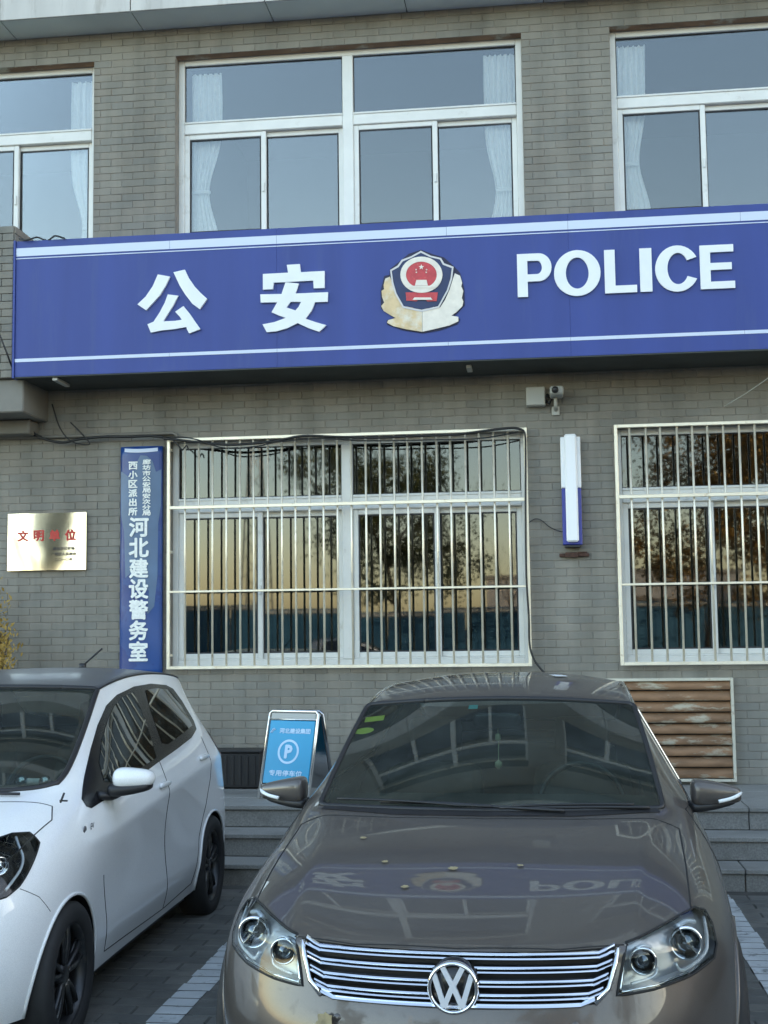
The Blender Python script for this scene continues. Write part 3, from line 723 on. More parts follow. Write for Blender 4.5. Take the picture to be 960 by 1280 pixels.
MB().lathe([(.0,-.03),(.024,-.03),(.027,0)], (-.005,-.262,.067), 16, 'y').build('lens', M['black'], sc_)
MB().tube([(.0,-.10,.04),(.0,-.10,-.02),(.0,-.02,-.05)], .014, 8).bbox(-.03,.03,-.02,-.001,-.09,-.02,.004).build('bracket', M['greyplastic'], sc_)
MB().tube([(-.04,-.06,.05),(-.085,-.07,.055),(-.08,-.04,.02),(-.05,-.05,.0),(-.03,-.06,.04),(-.07,-.05,.07)], .014, 6).build('cable_loop', M['cable'], sc_)

# ------------------------------------------------------------------ cables and conduit
def wpts(pts, Y): return [(at(x, y, Y-dy)[0], Y-dy, at(x, y, Y-dy)[1]) for x, y, dy in pts]
def smooth(pts, n=6):
    P_ = [Vector(p) for p in pts]; P_ = [P_[0]*2-P_[1]]+P_+[P_[-1]*2-P_[-2]]; out = []
    for i in range(1, len(P_)-2):
        for k in range(n):
            t = k/n; a, b2, c, d = P_[i-1:i+3]
            out.append(.5*((2*b2)+(-a+c)*t+(2*a-5*b2+4*c-d)*t*t+(-a+3*b2-3*c+d)*t**3))
    out.append(P_[-2]); return out
tag(MB().tube(wpts([(-60,548,.03),(60,546,.03),(216,541,.03),(221,544,.03),(222,556,.03)], D), .014, 8).build('conduit', M['plaster']), 'thin pale pipe running along the wall above the plaque and blue banner', 'pipe')
cab = [
 ('thick black cable sagging along the top of the barred window left of the wall light', [(205,548,.10),(215,549,.11),(250,553,.12),(290,556,.12),(340,552,.12),(378,545,.12),(420,546,.12),(470,547,.12),(520,545,.12),(570,543,.12),(610,538,.12),(640,535,.12),(652,537,.12)], .011),
 ('second black cable drooping across the upper bars of the middle window', [(205,546,.09),(240,548,.13),(280,560,.14),(320,558,.14),(350,552,.13),(400,548,.13),(460,551,.13),(530,550,.13),(600,548,.13),(648,540,.12)], .006),
 ('black cable hanging down the right side of the middle barred window to the ground', [(650,536,.12),(656,542,.12),(657,570,.1),(657,640,.1),(658,720,.1),(661,770,.1),(662,805,.1),(668,825,.11),(681,842,.12)], .009),
 ('dark cable slanting down from the left end of the blue sign', [(-10,395,.62),(8,440,.62),(22,480,.45),(34,520,.2),(42,540,.10),(52,546,.08)], .007),
 ('tangled dark cable along the wall between the sign corner and the blue banner', [(30,535,.06),(48,546,.08),(75,553,.08),(100,549,.08),(130,546,.08),(160,546,.08),(190,545,.08),(212,548,.08)], .012),
 ('loose dark cable looping under the left end of the blue sign', [(65,505,.1),(75,535,.1),(90,552,.1),(112,555,.1),(100,540,.1),(88,528,.1)], .006),
 ('thin cable curving from the barred window to the wall light', [(659,655,.03),(668,649,.02),(676,650,.02),(686,658,.02),(696,663,.03),(706,665,.06)], .004),
 ('thin pale wire slanting across the wall at the upper right', [(905,508,.03),(935,490,.2),(975,462,.5)], .004),
 ('short cable end hanging at the top left corner of the middle barred window', [(214,548,.12),(222,556,.13),(228,562,.13),(233,557,.13),(236,563,.13)], .006)]
for lab, pts, r_ in cab:
    tag(MB().tube(smooth(wpts(pts, D)), r_, 6).build('cable', M['greyplastic'] if 'pale' in lab else M['cable']), lab, 'cable')
tag(MB().tube(smooth([(at(50+70*k/6, 300, SY)[0]*1.0 - .02, SY-.01+.02*math.sin(k*2), 4.765+.012*math.cos(k*3)) for k in range(-2, 4)]), .007, 6).build('wire_offcut', M['cable']), 'short dark wire lying on top of the left end of the blue sign', 'wire')

# ------------------------------------------------------------------ things on the landing
asn = thing('parking_board', 'blue folding parking board in a steel frame standing on the landing', 'sign board', (-1.79, 9.30, .45), R(-20))
M['board_blue'] = mat('board_blue', (.0,.29,.52), .35, var=.06, scale=3); M['board_text'] = mat('board_text', (.50,.68,.85), .5)
def lean(o, s_=1): o.rotation_euler = (R(-15*s_), 0, 0); return o
HB = .64; WB = .205
fr = MB().tube([(-WB,0,0),(-WB,0,HB-.02),(-WB+.02,0,HB),(WB-.02,0,HB),(WB,0,HB-.02),(WB,0,.0)], .012, 8).tube([(-WB,0,.10),(WB,0,.10)], .009, 8).tube([(-WB+.01,0,HB-.06),(WB-.01,0,HB-.06)], .006, 6).tube([(WB,0,.06),(WB-.03,0,.03),(-WB+.03,0,.03),(-WB,0,.06)], .008, 6)
lean(fr.build('frame', M['steel_bright'], asn, (0,-.19,0)))
MB().box(0,0.001,0,.001,0,.001)
pn = MB().bbox(-WB+.016, WB-.016, -.006, .006, .115, HB-.07, .003).build('panel', M['board_blue'], asn, (0,-.19,0)); lean(pn)
pt = MB().bbox(-WB+.018, WB-.018, -.005, .005, HB-.058, HB-.015, .002).build('header', M['greyplastic'], asn, (0,-.19,0)); lean(pt)
bf = MB().tube([(-WB,0,0),(-WB,0,HB-.02),(-WB+.02,0,HB),(WB-.02,0,HB),(WB,0,HB-.02),(WB,0,.0)], .012, 8).bbox(-WB+.013,WB-.013,-.004,.004,.05,HB-.03,.003).build('rear_frame', M['chrome_dark'], asn, (0,.19,0)); lean(bf, -1)
MB().ring([(.088*math.cos(a*math.pi/18), .088*math.sin(a*math.pi/18)) for a in range(36)], [(.072*math.cos(a*math.pi/18), .072*math.sin(a*math.pi/18)) for a in range(36)], -.0015, 0).build('emblem_ring', M['board_text'], pn, (-.005,-.0065,.345))
text_mesh('P', .088, .006, .0015, .95).build('parking_letter', M['board_text'], pn, (-.003,-.0068,.345))
text_mesh('河北建设集团', .036, .0014, .0012, 1.12).build('text_line', M['board_text'], pn, (.03,-.0068,.495))
MB().tube([(-.175,-.0,.48),(-.16,0,.505),(-.145,0,.512)], .004, 4).tube([(-.165,0,.48),(-.15,0,.50),(-.135,0,.505)], .004, 4).build('logo', M['board_text'], pn, (0,-.008,0))
text_mesh('专用停车位', .040, .0014, .0012, 1.3).build('text_line', M['board_text'], pn, (-.005,-.0068,.19))

bx = thing('black_box', 'low black ribbed box against the wall between the white car and the parking board', 'box', (-2.42, 9.86, .45))
MB().bbox(-.26, .26, -.12, .12, .01, .275, .008).build('body', M['black'], bx)
for k in range(9): MB().bbox(-.25+.056*k, -.222+.056*k, -.128, -.121, .03, .255, .003).build('rib', M['black'], bx)
MB().bbox(-.27, .27, -.13, .13, .276, .292, .005).build('lid', M['black'], bx)
MB().bbox(-.235, -.135, -.1305, -.129, .045, .105, .0005).build('sticker', M['greyplastic'], bx)

lv = thing('louvre_vent', 'rusty cream slatted metal vent low on the wall behind the brown car', 'vent', (.95, D-.03, .475))
mb = MB(); bar_rect(mb, -.49, .49, 0, .78, .022, -.03, .03, .003); mb.build('frame', M['cream'], lv)
for k in range(9):
    z = .03+.083*k; s_ = MB(); zz = []
    for i in range(25):
        x = -.466+.932*i/24; wv = .004*math.sin(i*.5+k*1.7)+.003*math.sin(i*1.1+k)
        zz += [(x, -.030+wv, z), (x, .010, z+.070), (x, .014, z+.072), (x, -.026+wv, z+.0)]
    s_.add(zz, [(4*i+a, 4*i+(a+1)%4, 4*i+4+(a+1)%4, 4*i+4+a) for i in range(24) for a in range(4)], 0, True)
    s_.build('slat', M['rust'], lv)
MB().box(-.47,.47,.02,.028,.01,.77).build('backing', M['gasket'], lv)
# ================================================================== cars
def cage_mesh(stations, front, sharp, levels=3):
    '''stations: list of 8 half points (x,y,z), j=0 sill .. j=7 centre; front: rows for levels j=3,2,1,0 (points j=5,6,7)
    returns a bmesh of the subdivided body; face material: 0 body, 1 windscreen, 2 rear window, 3 side glass, 4 roof'''
    vs = []; fs = []; tags = []; id_ = {}
    def V(p):
        vs.append(Vector(p)); return len(vs)-1
    n = len(stations)
    for i, s_ in enumerate(stations):
        for j in range(8):
            x, y, z = s_[j]
            a = V((-x, y, z)) if j < 7 else V((0, y, z)); id_[(i, j)] = a
            id_[(i, 14-j)] = a if j == 7 else V((x, y, z))
    W_ = sharp['ws']; RW = sharp.get('rw'); SG = sharp.get('sg'); RF = sharp.get('rf')
    for i in range(n-1):
        for c in range(14):
            t_ = 0
            jj = c if c < 7 else 13-c           # band between j=jj and jj+1
            if W_[0] <= i < W_[1] and jj >= 5: t_ = 1
            if RW and RW[0] <= i < RW[1] and jj >= 5: t_ = 2
            if SG and SG[0] <= i < SG[1] and jj == 4: t_ = 3
            if RF and RF[0] <= i < RF[1] and jj >= 5: t_ = 4
            fs.append((id_[(i,c)], id_[(i,c+1)], id_[(i+1,c+1)], id_[(i+1,c)])); tags.append(t_)
    # front patch
    def fid(l, c): return G[(l, c)]
    G = {}
    for c in range(4, 11): G[(4, c)] = id_[(0, c)]
    for l in (3, 2, 1, 0):
        G[(l, 4)] = id_[(0, l)]; G[(l, 10)] = id_[(0, 14-l)]
        for q, c in ((0, 5), (1, 6), (2, 7)):
            x, y, z = front[3-l][q]
            G[(l, c)] = V((-x, y, z)) if c < 7 else V((0, y, z))
            if c < 7: G[(l, 14-c)] = V((x, y, z))
    for l in range(4):
        for c in range(4, 10): fs.append((G[(l,c)], G[(l,c+1)], G[(l+1,c+1)], G[(l+1,c)])); tags.append(0)
    # rear patch
    m = n-1; Hh = {}
    for c in range(4, 11): Hh[(4, c)] = id_[(m, c)]
    for l in range(4):
        Hh[(l, 4)] = id_[(m, l)]; Hh[(l, 10)] = id_[(m, 14-l)]
        for c in range(5, 10):
            tp = vs[Hh[(4, c)]]; sd_ = vs[Hh[(l, 4)]]
            Hh[(l, c)] = V((tp.x*1.02, tp.y + (.05 if l < 3 else .02), sd_.z))
    for l in range(4):
        for c in range(4, 10): fs.append((Hh[(l,c)], Hh[(l+1,c)], Hh[(l+1,c+1)], Hh[(l,c+1)])); tags.append(0)
    me = bpy.data.meshes.new('cage'); me.from_pydata([tuple(v) for v in vs], [], fs)
    for k in range(5): me.materials.append(M['black'])
    me.polygons.foreach_set('material_index', tags)
    bm = bmesh.new(); bm.from_mesh(me)
    bmesh.ops.recalc_face_normals(bm, faces=bm.faces)
    cl = bm.edges.layers.float.get('crease_edge') or bm.edges.layers.float.new('crease_edge')
    bm.verts.ensure_lookup_table()
    rev = {v: k for k, v in id_.items()}
    for e in bm.edges:
        a, b2 = e.verts[0].index, e.verts[1].index; cr = 0
        mats = {f.material_index for f in e.link_faces}
        if 1 in mats and len(mats) > 1: cr = sharp.get('wscr', .75)
        elif len(mats) > 1: cr = .6
        if a in rev and b2 in rev:
            (i1, c1), (i2, c2) = rev[a], rev[b2]
            j1, j2 = min(c1, 14-c1), min(c2, 14-c2)
            if j1 == j2 and i1 != i2:
                for (jj, ia, ib, val) in sharp['long']:
                    if j1 == jj and ia <= min(i1, i2) < ib: cr = max(cr, val)
            if i1 == i2 == 0:
                for (ja, jb, val) in sharp['front']:
                    if ja <= min(j1, j2) and max(j1, j2) <= jb: cr = max(cr, val)
            if i1 == i2:
                for (ii, ja, jb, val) in sharp.get('cross', []):
                    if i1 == ii and ja <= min(j1, j2) and max(j1, j2) <= jb: cr = max(cr, val)
        e[cl] = cr
    bm.to_mesh(me); bm.free()
    o = bpy.data.objects.new('cage', me); COL.objects.link(o)
    md = o.modifiers.new('s', 'SUBSURF'); md.levels = levels; md.render_levels = levels
    dg = bpy.context.evaluated_depsgraph_get(); me2 = bpy.data.meshes.new_from_object(o.evaluated_get(dg))
    bpy.data.objects.remove(o); bpy.data.meshes.remove(me)
    bm = bmesh.new(); bm.from_mesh(me2); bpy.data.meshes.remove(me2)
    bm.faces.layers.int.new('part')
    return bm

AX = {'x': (Vector((1,0,0)), 1, 2), 'y': (Vector((0,-1,0)), 0, 2), 'z': (Vector((0,0,1)), 0, 1)}
def cast(bvh, axis, u, v, sgn=1):
    if axis == 'x': o = Vector((3*sgn, u, v)); d = Vector((-sgn,0,0))
    elif axis == 'y': o = Vector((u, -3, v)); d = Vector((0,1,0))
    else: o = Vector((u, v, 4)); d = Vector((0,0,-1))
    h = bvh.ray_cast(o, d)
    return h
def seg_near(p, a, b):
    ab = b-a; t = max(0, min(1, (p-a).dot(ab)/max(ab.dot(ab), 1e-12))); return a+ab*t
def nearest_on(poly, p):
    best = None; bd = 1e9
    for i in range(len(poly)):
        q = seg_near(p, poly[i], poly[(i+1) % len(poly)]); d = (q-p).length
        if d < bd: bd = d; best = q
    return best, bd
def snap_cut(bm, bvh, outline, axis, sgn, cond, thr=0):
    'cut the outline exactly into the body, seen along the axis; returns the faces inside'
    poly = [Vector(p) for p in outline]; _, ia, ib = AX[axis]
    lo = (min(p.x for p in poly)-.06, min(p.y for p in poly)-.06); hi = (max(p.x for p in poly)+.06, max(p.y for p in poly)+.06)
    cand = {}
    def put(f):
        c = f.calc_center_median()
        if lo[0] < c[ia] < hi[0] and lo[1] < c[ib] < hi[1] and cond(c, f.normal):
            xs = [v.co[ia] for v in f.verts]; ys = [v.co[ib] for v in f.verts]; cand[f] = (min(xs), max(xs), min(ys), max(ys))
    for f in bm.faces: put(f)
    for a, b2 in zip(poly, poly[1:]+poly[:1]):
        d = b2-a
        if d.length < 1e-6: continue
        nrm = Vector((-d.y, d.x)).normalized(); x0, x1 = sorted((a.x, b2.x)); y0, y1 = sorted((a.y, b2.y)); sel = []
        for f, bb in cand.items():
            if bb[1] < x0 or bb[0] > x1 or bb[3] < y0 or bb[2] > y1: continue
            ds = [nrm.x*(v.co[ia]-a.x)+nrm.y*(v.co[ib]-a.y) for v in f.verts]
            if min(ds) < -1e-5 and max(ds) > 1e-5: sel.append(f)
        if not sel: continue
        for f in sel: cand.pop(f)
        pn = Vector((0,0,0)); pn[ia] = nrm.x; pn[ib] = nrm.y; pc = Vector((0,0,0)); pc[ia] = a.x; pc[ib] = a.y
        gs = set(sel)
        for f in sel: gs.update(f.edges); gs.update(f.verts)
        res = bmesh.ops.bisect_plane(bm, geom=list(gs), dist=1e-6, plane_co=pc, plane_no=pn)
        for g in res['geom']:
            if isinstance(g, bmesh.types.BMFace) and g.is_valid: put(g)
    P_ = [tuple(p) for p in poly]
    return [f for f in cand if f.is_valid and inpoly((f.calc_center_median()[ia], f.calc_center_median()[ib]), P_)]
def hole(bm, faces): bmesh.ops.delete(bm, geom=faces, context='FACES')
def mark(bm, faces, k):
    ly = bm.faces.layers.int['part']
    for f in faces: f[ly] = k
def patch(bvh, outline, axis, sgn=1, off=.003, sp=.03, depth=None):
    'sheet that follows the body inside an outline; depth: plane value used instead of the body'
    poly = [Vector(p) for p in outline]
    # resample the outline
    pts = []
    for i in range(len(poly)):
        a, b2 = poly[i], poly[(i+1) % len(poly)]; k = max(1, int((b2-a).length/sp))
        pts += [a.lerp(b2, t/k) for t in range(k)]
    n = len(pts); P_ = [tuple(p) for p in pts]
    x0, x1 = min(p.x for p in pts), max(p.x for p in pts); y0, y1 = min(p.y for p in pts), max(p.y for p in pts)
    inner = []
    y = y0+sp*.6
    while y < y1:
        x = x0+sp*.6
        while x < x1:
            q = Vector((x, y))
            if inpoly((x, y), P_) and nearest_on(pts, q)[1] > sp*.45: inner.append(q)
            x += sp
        y += sp
    r_ = delaunay_2d_cdt(pts+inner, [(i, (i+1) % n) for i in range(n)], [], 2, 1e-6)
    v2, f2 = r_[0], r_[2]
    f2 = [f for f in f2 if inpoly((sum(v2[i].x for i in f)/len(f), sum(v2[i].y for i in f)/len(f)), P_)]
    co = []; last = None
    for v in v2:
        h = cast(bvh, axis, v.x, v.y, sgn)
        if h[0] is None:
            h = bvh.find_nearest(Vector((sgn*.8, v.x, v.y)) if axis == 'x' else (Vector((v.x, .2, v.y)) if axis == 'y' else Vector((v.x, v.y, 1))))
        nrm = h[1]; 
        if axis == 'x' and nrm.x*sgn < 0 or axis == 'y' and nrm.y > 0 or axis == 'z' and nrm.z < 0: nrm = -nrm
        co.append(h[0]+nrm*off)
    mb = MB(); mb.add(co, f2, 0, True)
    return mb
def surf_line(bvh, pts, axis, sgn=1, off=0., step=.025):
    out = []
    P_ = [Vector(p) for p in pts]
    for a, b2 in zip(P_, P_[1:]):
        k = max(1, int((b2-a).length/step))
        for t in range(k):
            q = a.lerp(b2, t/k); h = cast(bvh, axis, q.x, q.y, sgn)
            if h[0] is not None: out.append(h[0]+h[1]*off)
    h = cast(bvh, axis, P_[-1].x, P_[-1].y, sgn)
    if h[0] is not None: out.append(h[0]+h[1]*off)
    return out
def split(bm, groups, names, parent, mats):
    'each face group becomes its own object; the rest is the body'
    layer = bm.faces.layers.int['part']
    for k, fl in groups:
        for f in fl: f[layer] = k
    made = []
    for k, nme in enumerate(names):
        b2 = bm.copy(); ly = b2.faces.layers.int['part']
        bmesh.ops.delete(b2, geom=[f for f in b2.faces if f[ly] != k], context='FACES')
        me = bpy.data.meshes.new(nme)
        for f in b2.faces: f.material_index = 0; f.smooth = True
        b2.to_mesh(me); b2.free(); me.materials.append(mats[k])
        made.append(link(nme, me, parent))
    return made
def edge_loops(me):
    'longest boundary polyline of a mesh'
    bm = bmesh.new(); bm.from_mesh(me); be = {e for e in bm.edges if e.is_boundary}; loops = []
    while be:
        e = be.pop(); a, b2 = e.verts; loop = [a.co.copy(), b2.co.copy()]; cur = b2; start = a
        while True:
            nx = next((x for x in cur.link_edges if x in be), None)
            if nx is None: break
            be.discard(nx); cur = nx.other_vert(cur); loop.append(cur.co.copy())
        loops.append(loop)
    bm.free(); return max(loops, key=lambda l: sum((l[i+1]-l[i]).length for i in range(len(l)-1)))
def wheel(parent, x, y, z, r, wd, sgn, style, tm=None):
    tm = tm or M['rubber']; hw = wd/2
    tp = [(r*.70,-hw*.80),(r*.74,-hw*.95),(r*.86,-hw),(r*.955,-hw*.9),(r,-hw*.72),(r,hw*.72),(r*.955,hw*.9),(r*.86,hw),(r*.74,hw*.95),(r*.70,hw*.80)]
    t_ = MB().lathe([(a, b2) for a, b2 in tp], (0,0,0), 48, 'x').build('tyre', tm, parent, (x, y, z))
    rm = M['rim_dark'] if style != 'silver' else M['chrome_dark']
    mb = MB().lathe([(r*.715,-hw*.8),(r*.70,-hw*.5),(r*.66,hw*.2),(r*.67,hw*.75),(r*.72,hw*.80)][::1] , (0,0,0), 48, 'x')
    if sgn < 0: mb.v = [(-a, b2, c) for a, b2, c in mb.v]
    fx = hw*.62*sgn
    mb.lathe([(.0,fx),(r*.11,fx),(r*.17,fx-.012*sgn),(r*.17,fx-.05*sgn)], (0,0,0), 24, 'x')
    ns = 5
    for k in range(ns):
        a = 2*math.pi*k/ns + .3
        for da in (-.17, .17):
            pts = [(fx-.012*sgn, r*.14*math.cos(a+da*.9), r*.14*math.sin(a+da*.9)), (fx-.006*sgn, r*.42*math.cos(a+da*1.15), r*.42*math.sin(a+da*1.15)), (fx-.012*sgn, r*.695*math.cos(a+da*.95), r*.695*math.sin(a+da*.95))]
            mb.tube(smooth(pts, 4), .015, 6, flat=.8)
        pts = [(fx-.02*sgn, r*q*math.cos(a+b2), r*q*math.sin(a+b2)) for q, b2 in ((.66,-.24),(.52,-.26),(.40,-.18),(.36,0),(.40,.18),(.52,.26),(.66,.24))]
        mb.tube(smooth(pts, 3), .008, 6)
    rim = mb.build('rim', rm, parent, (x, y, z))
    MB().lathe([(.0,-.005),(r*.60,-.005),(r*.60,.01)], (-.03*sgn,0,0), 32, 'x').build('brake_disc', M['disc'], rim)
    return t_
M['rim_dark'] = mat('rim_dark', (.045,.047,.05), .35, metal=.6, dirt=(.12,.115,.10), dscale=8, dth=.5)
M['disc'] = mat('brake_disc', (.02,.02,.02), .5, metal=.5)
M['tread'] = M['rubber']
M['cabin'] = mat('cabin', (.035,.036,.034), .8)
M['seat'] = mat('seat_fabric', (.10,.10,.092), .85)
M['amber'] = mat('amber', (.6,.25,.04), .3)
M['silver_detail'] = mat('silver_detail', (.55,.56,.58), .22, metal=.9)
M['sticker_y'] = mat('sticker_yellow', (.62,.66,.10), .5); M['sticker_g'] = mat('sticker_teal', (.05,.42,.42), .5); M['paper'] = mat('paper', (.6,.62,.62), .7)
M['gapdark'] = mat('panel_gap', (.012,.012,.012), .8)
def rounded(x0, x1, y0, y1, z0, z1, taper=None, lv=3, crease=0.):
    'soft box: cage + subdivision. taper scales the +x end (y, z, dy, dz)'
    ty, tz, oy, oz = taper or (1,1,0,0); vs = []
    cy, cz = (y0+y1)/2, (z0+z1)/2
    for k in range(3):
        t = k/2; x = x0+(x1-x0)*t; sy = 1+(ty-1)*t; sz = 1+(tz-1)*t
        for a, b2 in ((y0,z0),(y1,z0),(y1,z1),(y0,z1)): vs.append((x, cy+(a-cy)*sy+oy*t*t, cz+(b2-cz)*sz+oz*t*t))
    fs = [(0,3,2,1),(8,9,10,11)] + [(4*k+i, 4*k+(i+1)%4, 4*k+4+(i+1)%4, 4*k+4+i) for k in range(2) for i in range(4)]
    me = bpy.data.meshes.new('r'); me.from_pydata(vs, [], fs)
    o = bpy.data.objects.new('r', me); COL.objects.link(o); md = o.modifiers.new('s','SUBSURF'); md.levels = lv
    if crease:
        bm = bmesh.new(); bm.from_mesh(me); cl = bm.edges.layers.float.new('crease_edge')
        for e in bm.edges: e[cl] = crease
        bm.to_mesh(me); bm.free()
    dg = bpy.context.evaluated_depsgraph_get(); m2 = bpy.data.meshes.new_from_object(o.evaluated_get(dg))
    mb = MB(); mb.add([v.co.copy() for v in m2.vertices], [tuple(p.vertices) for p in m2.polygons], 0, True)
    bpy.data.objects.remove(o); bpy.data.meshes.remove(me); bpy.data.meshes.remove(m2)
    return mb
def moved(mb, fn): mb.v = [tuple(fn(Vector(v))) for v in mb.v]; return mb
def circle(c, r, n=64): return [(c[0]+r*math.cos(2*math.pi*k/n), c[1]+r*math.sin(2*math.pi*k/n)) for k in range(n)]
def interior(parent, x, yd, zd, yseat, zs, wheel_side=1, w_=.62, tub=(1.3, 3.4)):
    MB().box(-x, x, tub[0], tub[1], .30, .34).box(-x-.02, -x+.02, tub[0], tub[1], .3, zd-.12).box(x-.02, x+.02, tub[0], tub[1], .3, zd-.12).build('cabin_floor', M['cabin'], parent)
    moved(rounded(-x, x, yd, yd+.62, zd-.28, zd, None, 3, .5), lambda v: v).build('dashboard', M['cabin'], parent)
    for sx in (-1, 1):
        s_ = moved(rounded(-.25, .25, yseat, yseat+.5, .38, .56, None, 2, .4), lambda v, sx=sx: v+Vector((sx*.36,0,0)))
        s_.build('seat', M['seat'], parent)
        moved(rounded(-.24, .24, yseat+.42, yseat+.58, .5, zs-.2, None, 2, .4), lambda v, sx=sx: v+Vector((sx*.36, .22*(v.z-.5), 0))).build('backrest', M['seat'], parent)
        moved(rounded(-.13, .13, yseat+.57, yseat+.68, zs-.17, zs+.02, None, 2, .4), lambda v, sx=sx: v+Vector((sx*.36, .03, 0))).build('headrest', M['seat'], parent)
    moved(rounded(-.55, .55, yseat+1.15, yseat+1.35, .5, zs-.16, None, 2, .5), lambda v: v).build('rear_bench', M['seat'], parent)
    c = Vector((.36*wheel_side, yd+.62, zd-.05)); pts = [c+Vector((.18*math.cos(a), .18*math.sin(a)*.42, .18*math.sin(a)*.9)) for a in [2*math.pi*k/28 for k in range(29)]]
    MB().tube(pts, .014, 8).tube([c-Vector((.17,0,0)), c+Vector((.17,0,0))], .016, 6).tube([c, c+Vector((0,-.25,-.06))], .03, 8).build('steering_wheel', M['black'], parent)

# ------------------------------------------------------------------ brown saloon
def saloon():
    e = thing('parked_car', 'dusty brown saloon car parked nose out in front of the steps', 'car', (-.27, 3.75, 0), R(-2.0), group='cars parked nose out in front of the building')
    S = [
     [(.755,.44,.20),(.795,.40,.33),(.80,.38,.47),(.79,.37,.60),(.735,.36,.752),(.52,.125,.738),(.29,.05,.738),(0,.03,.738)],
     [(.81,.60,.20),(.848,.60,.34),(.853,.60,.50),(.840,.60,.66),(.755,.56,.800),(.54,.42,.828),(.28,.37,.822),(0,.36,.822)],
     [(.85,.88,.20),(.888,.88,.34),(.892,.88,.52),(.872,.88,.70),(.775,.88,.850),(.565,.80,.893),(.28,.76,.890),(0,.75,.892)],
     [(.86,1.28,.20),(.900,1.28,.34),(.905,1.28,.54),(.885,1.28,.74),(.775,1.28,.895),(.625,1.25,.942),(.32,1.205,.946),(0,1.19,.950)],
     [(.86,1.50,.20),(.900,1.50,.34),(.905,1.50,.55),(.888,1.50,.76),(.785,1.50,.940),(.675,1.36,.965),(.34,1.295,.962),(0,1.27,.962)],
     [(.86,1.80,.20),(.900,1.80,.34),(.905,1.80,.56),(.888,1.80,.78),(.792,1.80,.955),(.640,1.72,1.152),(.33,1.665,1.157),(0,1.645,1.157)],
     [(.86,2.15,.20),(.900,2.15,.34),(.905,2.15,.56),(.888,2.15,.79),(.792,2.15,.965),(.597,2.08,1.318),(.31,2.035,1.343),(0,2.02,1.350)],
     [(.86,2.40,.20),(.900,2.40,.34),(.905,2.40,.56),(.888,2.40,.79),(.792,2.40,.970),(.580,2.34,1.372),(.31,2.32,1.410),(0,2.32,1.417)],
     [(.86,2.90,.20),(.900,2.90,.34),(.905,2.90,.56),(.888,2.90,.80),(.790,2.90,.975),(.570,2.88,1.392),(.31,2.88,1.437),(0,2.88,1.445)],
     [(.86,3.35,.20),(.900,3.35,.34),(.905,3.35,.56),(.885,3.35,.81),(.785,3.35,.985),(.550,3.35,1.355),(.30,3.38,1.405),(0,3.40,1.412)],
     [(.86,3.85,.20),(.900,3.85,.34),(.905,3.85,.56),(.880,3.85,.81),(.775,3.85,.985),(.600,3.95,1.09),(.32,4.02,1.11),(0,4.05,1.11)],
     [(.85,4.25,.22),(.890,4.25,.34),(.895,4.25,.56),(.870,4.25,.81),(.755,4.22,.965),(.560,4.30,1.01),(.30,4.36,1.02),(0,4.38,1.02)],
     [(.76,4.55,.24),(.800,4.58,.34),(.805,4.60,.56),(.780,4.60,.80),(.690,4.60,.92),(.500,4.66,.97),(.28,4.69,.98),(0,4.70,.98)]]
    front = [[(.56,.095,.585),(.29,-.018,.58),(0,-.04,.58)], [(.60,.07,.47),(.3,-.045,.47),(0,-.065,.47)],
             [(.60,.08,.33),(.3,-.03,.33),(0,-.05,.33)], [(.58,.14,.2),(.3,.04,.2),(0,.02,.2)]]
    sh = dict(ws=(4,6), rw=(9,10), sg=(6,9), rf=None,
        long=[(5,0,4,.55),(4,4,10,.6),(3,0,12,.22),(0,0,12,.5)], front=[(4,7,.65)], cross=[(0,4,7,.65)], wscr=1.0)
    bm = cage_mesh(S, front, sh, 4)
    bvh = BVHTree.FromBMesh(bm)
    side = lambda s_: (lambda c, n: c.x*s_ > .3)
    # headlamp and grille openings, measured on the front
    hl = [(.490,.748),(.585,.764),(.66,.775),(.712,.778),(.748,.762),(.765,.730),(.772,.680),(.758,.650),(.68,.630),(.565,.619),(.458,.617)]
    gr = [(-.470,.742),(-.29,.737),(0,.736),(.29,.737),(.470,.742),(.437,.636),(.395,.600),(.25,.594),(0,.592),(-.25,.594),(-.395,.600),(-.437,.636)]
    FR = lambda c, n: c.y < .75 and n.y < -.12
    for s_ in (-1, 1):
        hole(bm, snap_cut(bm, bvh, [(x*s_, z) for x, z in hl], 'y', 1, lambda c, n, s_=s_: c.y < .80 and n.y < -.05 and c.x*s_ > .2))
    hole(bm, snap_cut(bm, bvh, gr, 'y', 1, lambda c, n: c.y < .3 and n.y < -.12))
    for s_ in (-1, 1):
        for wy in (.90, 3.70): hole(bm, snap_cut(bm, bvh, circle((wy,.31), .345), 'x', s_, lambda c, n, s_=s_: c.x*s_ > .6))
    # bonnet
    bon = [(-.590,.262),(-.495,.138),(-.3,.075),(0,.052),(.3,.075),(.495,.138),(.590,.262),(.700,.46),(.715,.85),(.722,1.24),(.6,1.235),(.34,1.19),(0,1.17),(-.34,1.19),(-.6,1.235),(-.722,1.24),(-.715,.85),(-.700,.46)]
    g_b = [f for f in snap_cut(bm, bvh, bon, 'z', 1, lambda c, n: n.z > .3 and c.z > .6)]
    mark(bm, g_b, 1)
    nd = 1
    doors = [[(1.38,.24),(2.42,.24),(2.42,.952),(1.52,.940),(1.42,.80)], [(2.43,.24),(3.28,.24),(3.40,.55),(3.46,.95),(2.43,.955)]]
    for s_ in (-1, 1):
        for d in doors:
            nd += 1; mark(bm, [f for f in snap_cut(bm, bvh, d, 'x', s_, lambda c, n, s_=s_: c.x*s_ > .7 and c.z < .955) if f.material_index == 0], nd)
    wsf = [f for f in bm.faces if f.material_index == 1]; rwf = [f for f in bm.faces if f.material_index == 2]
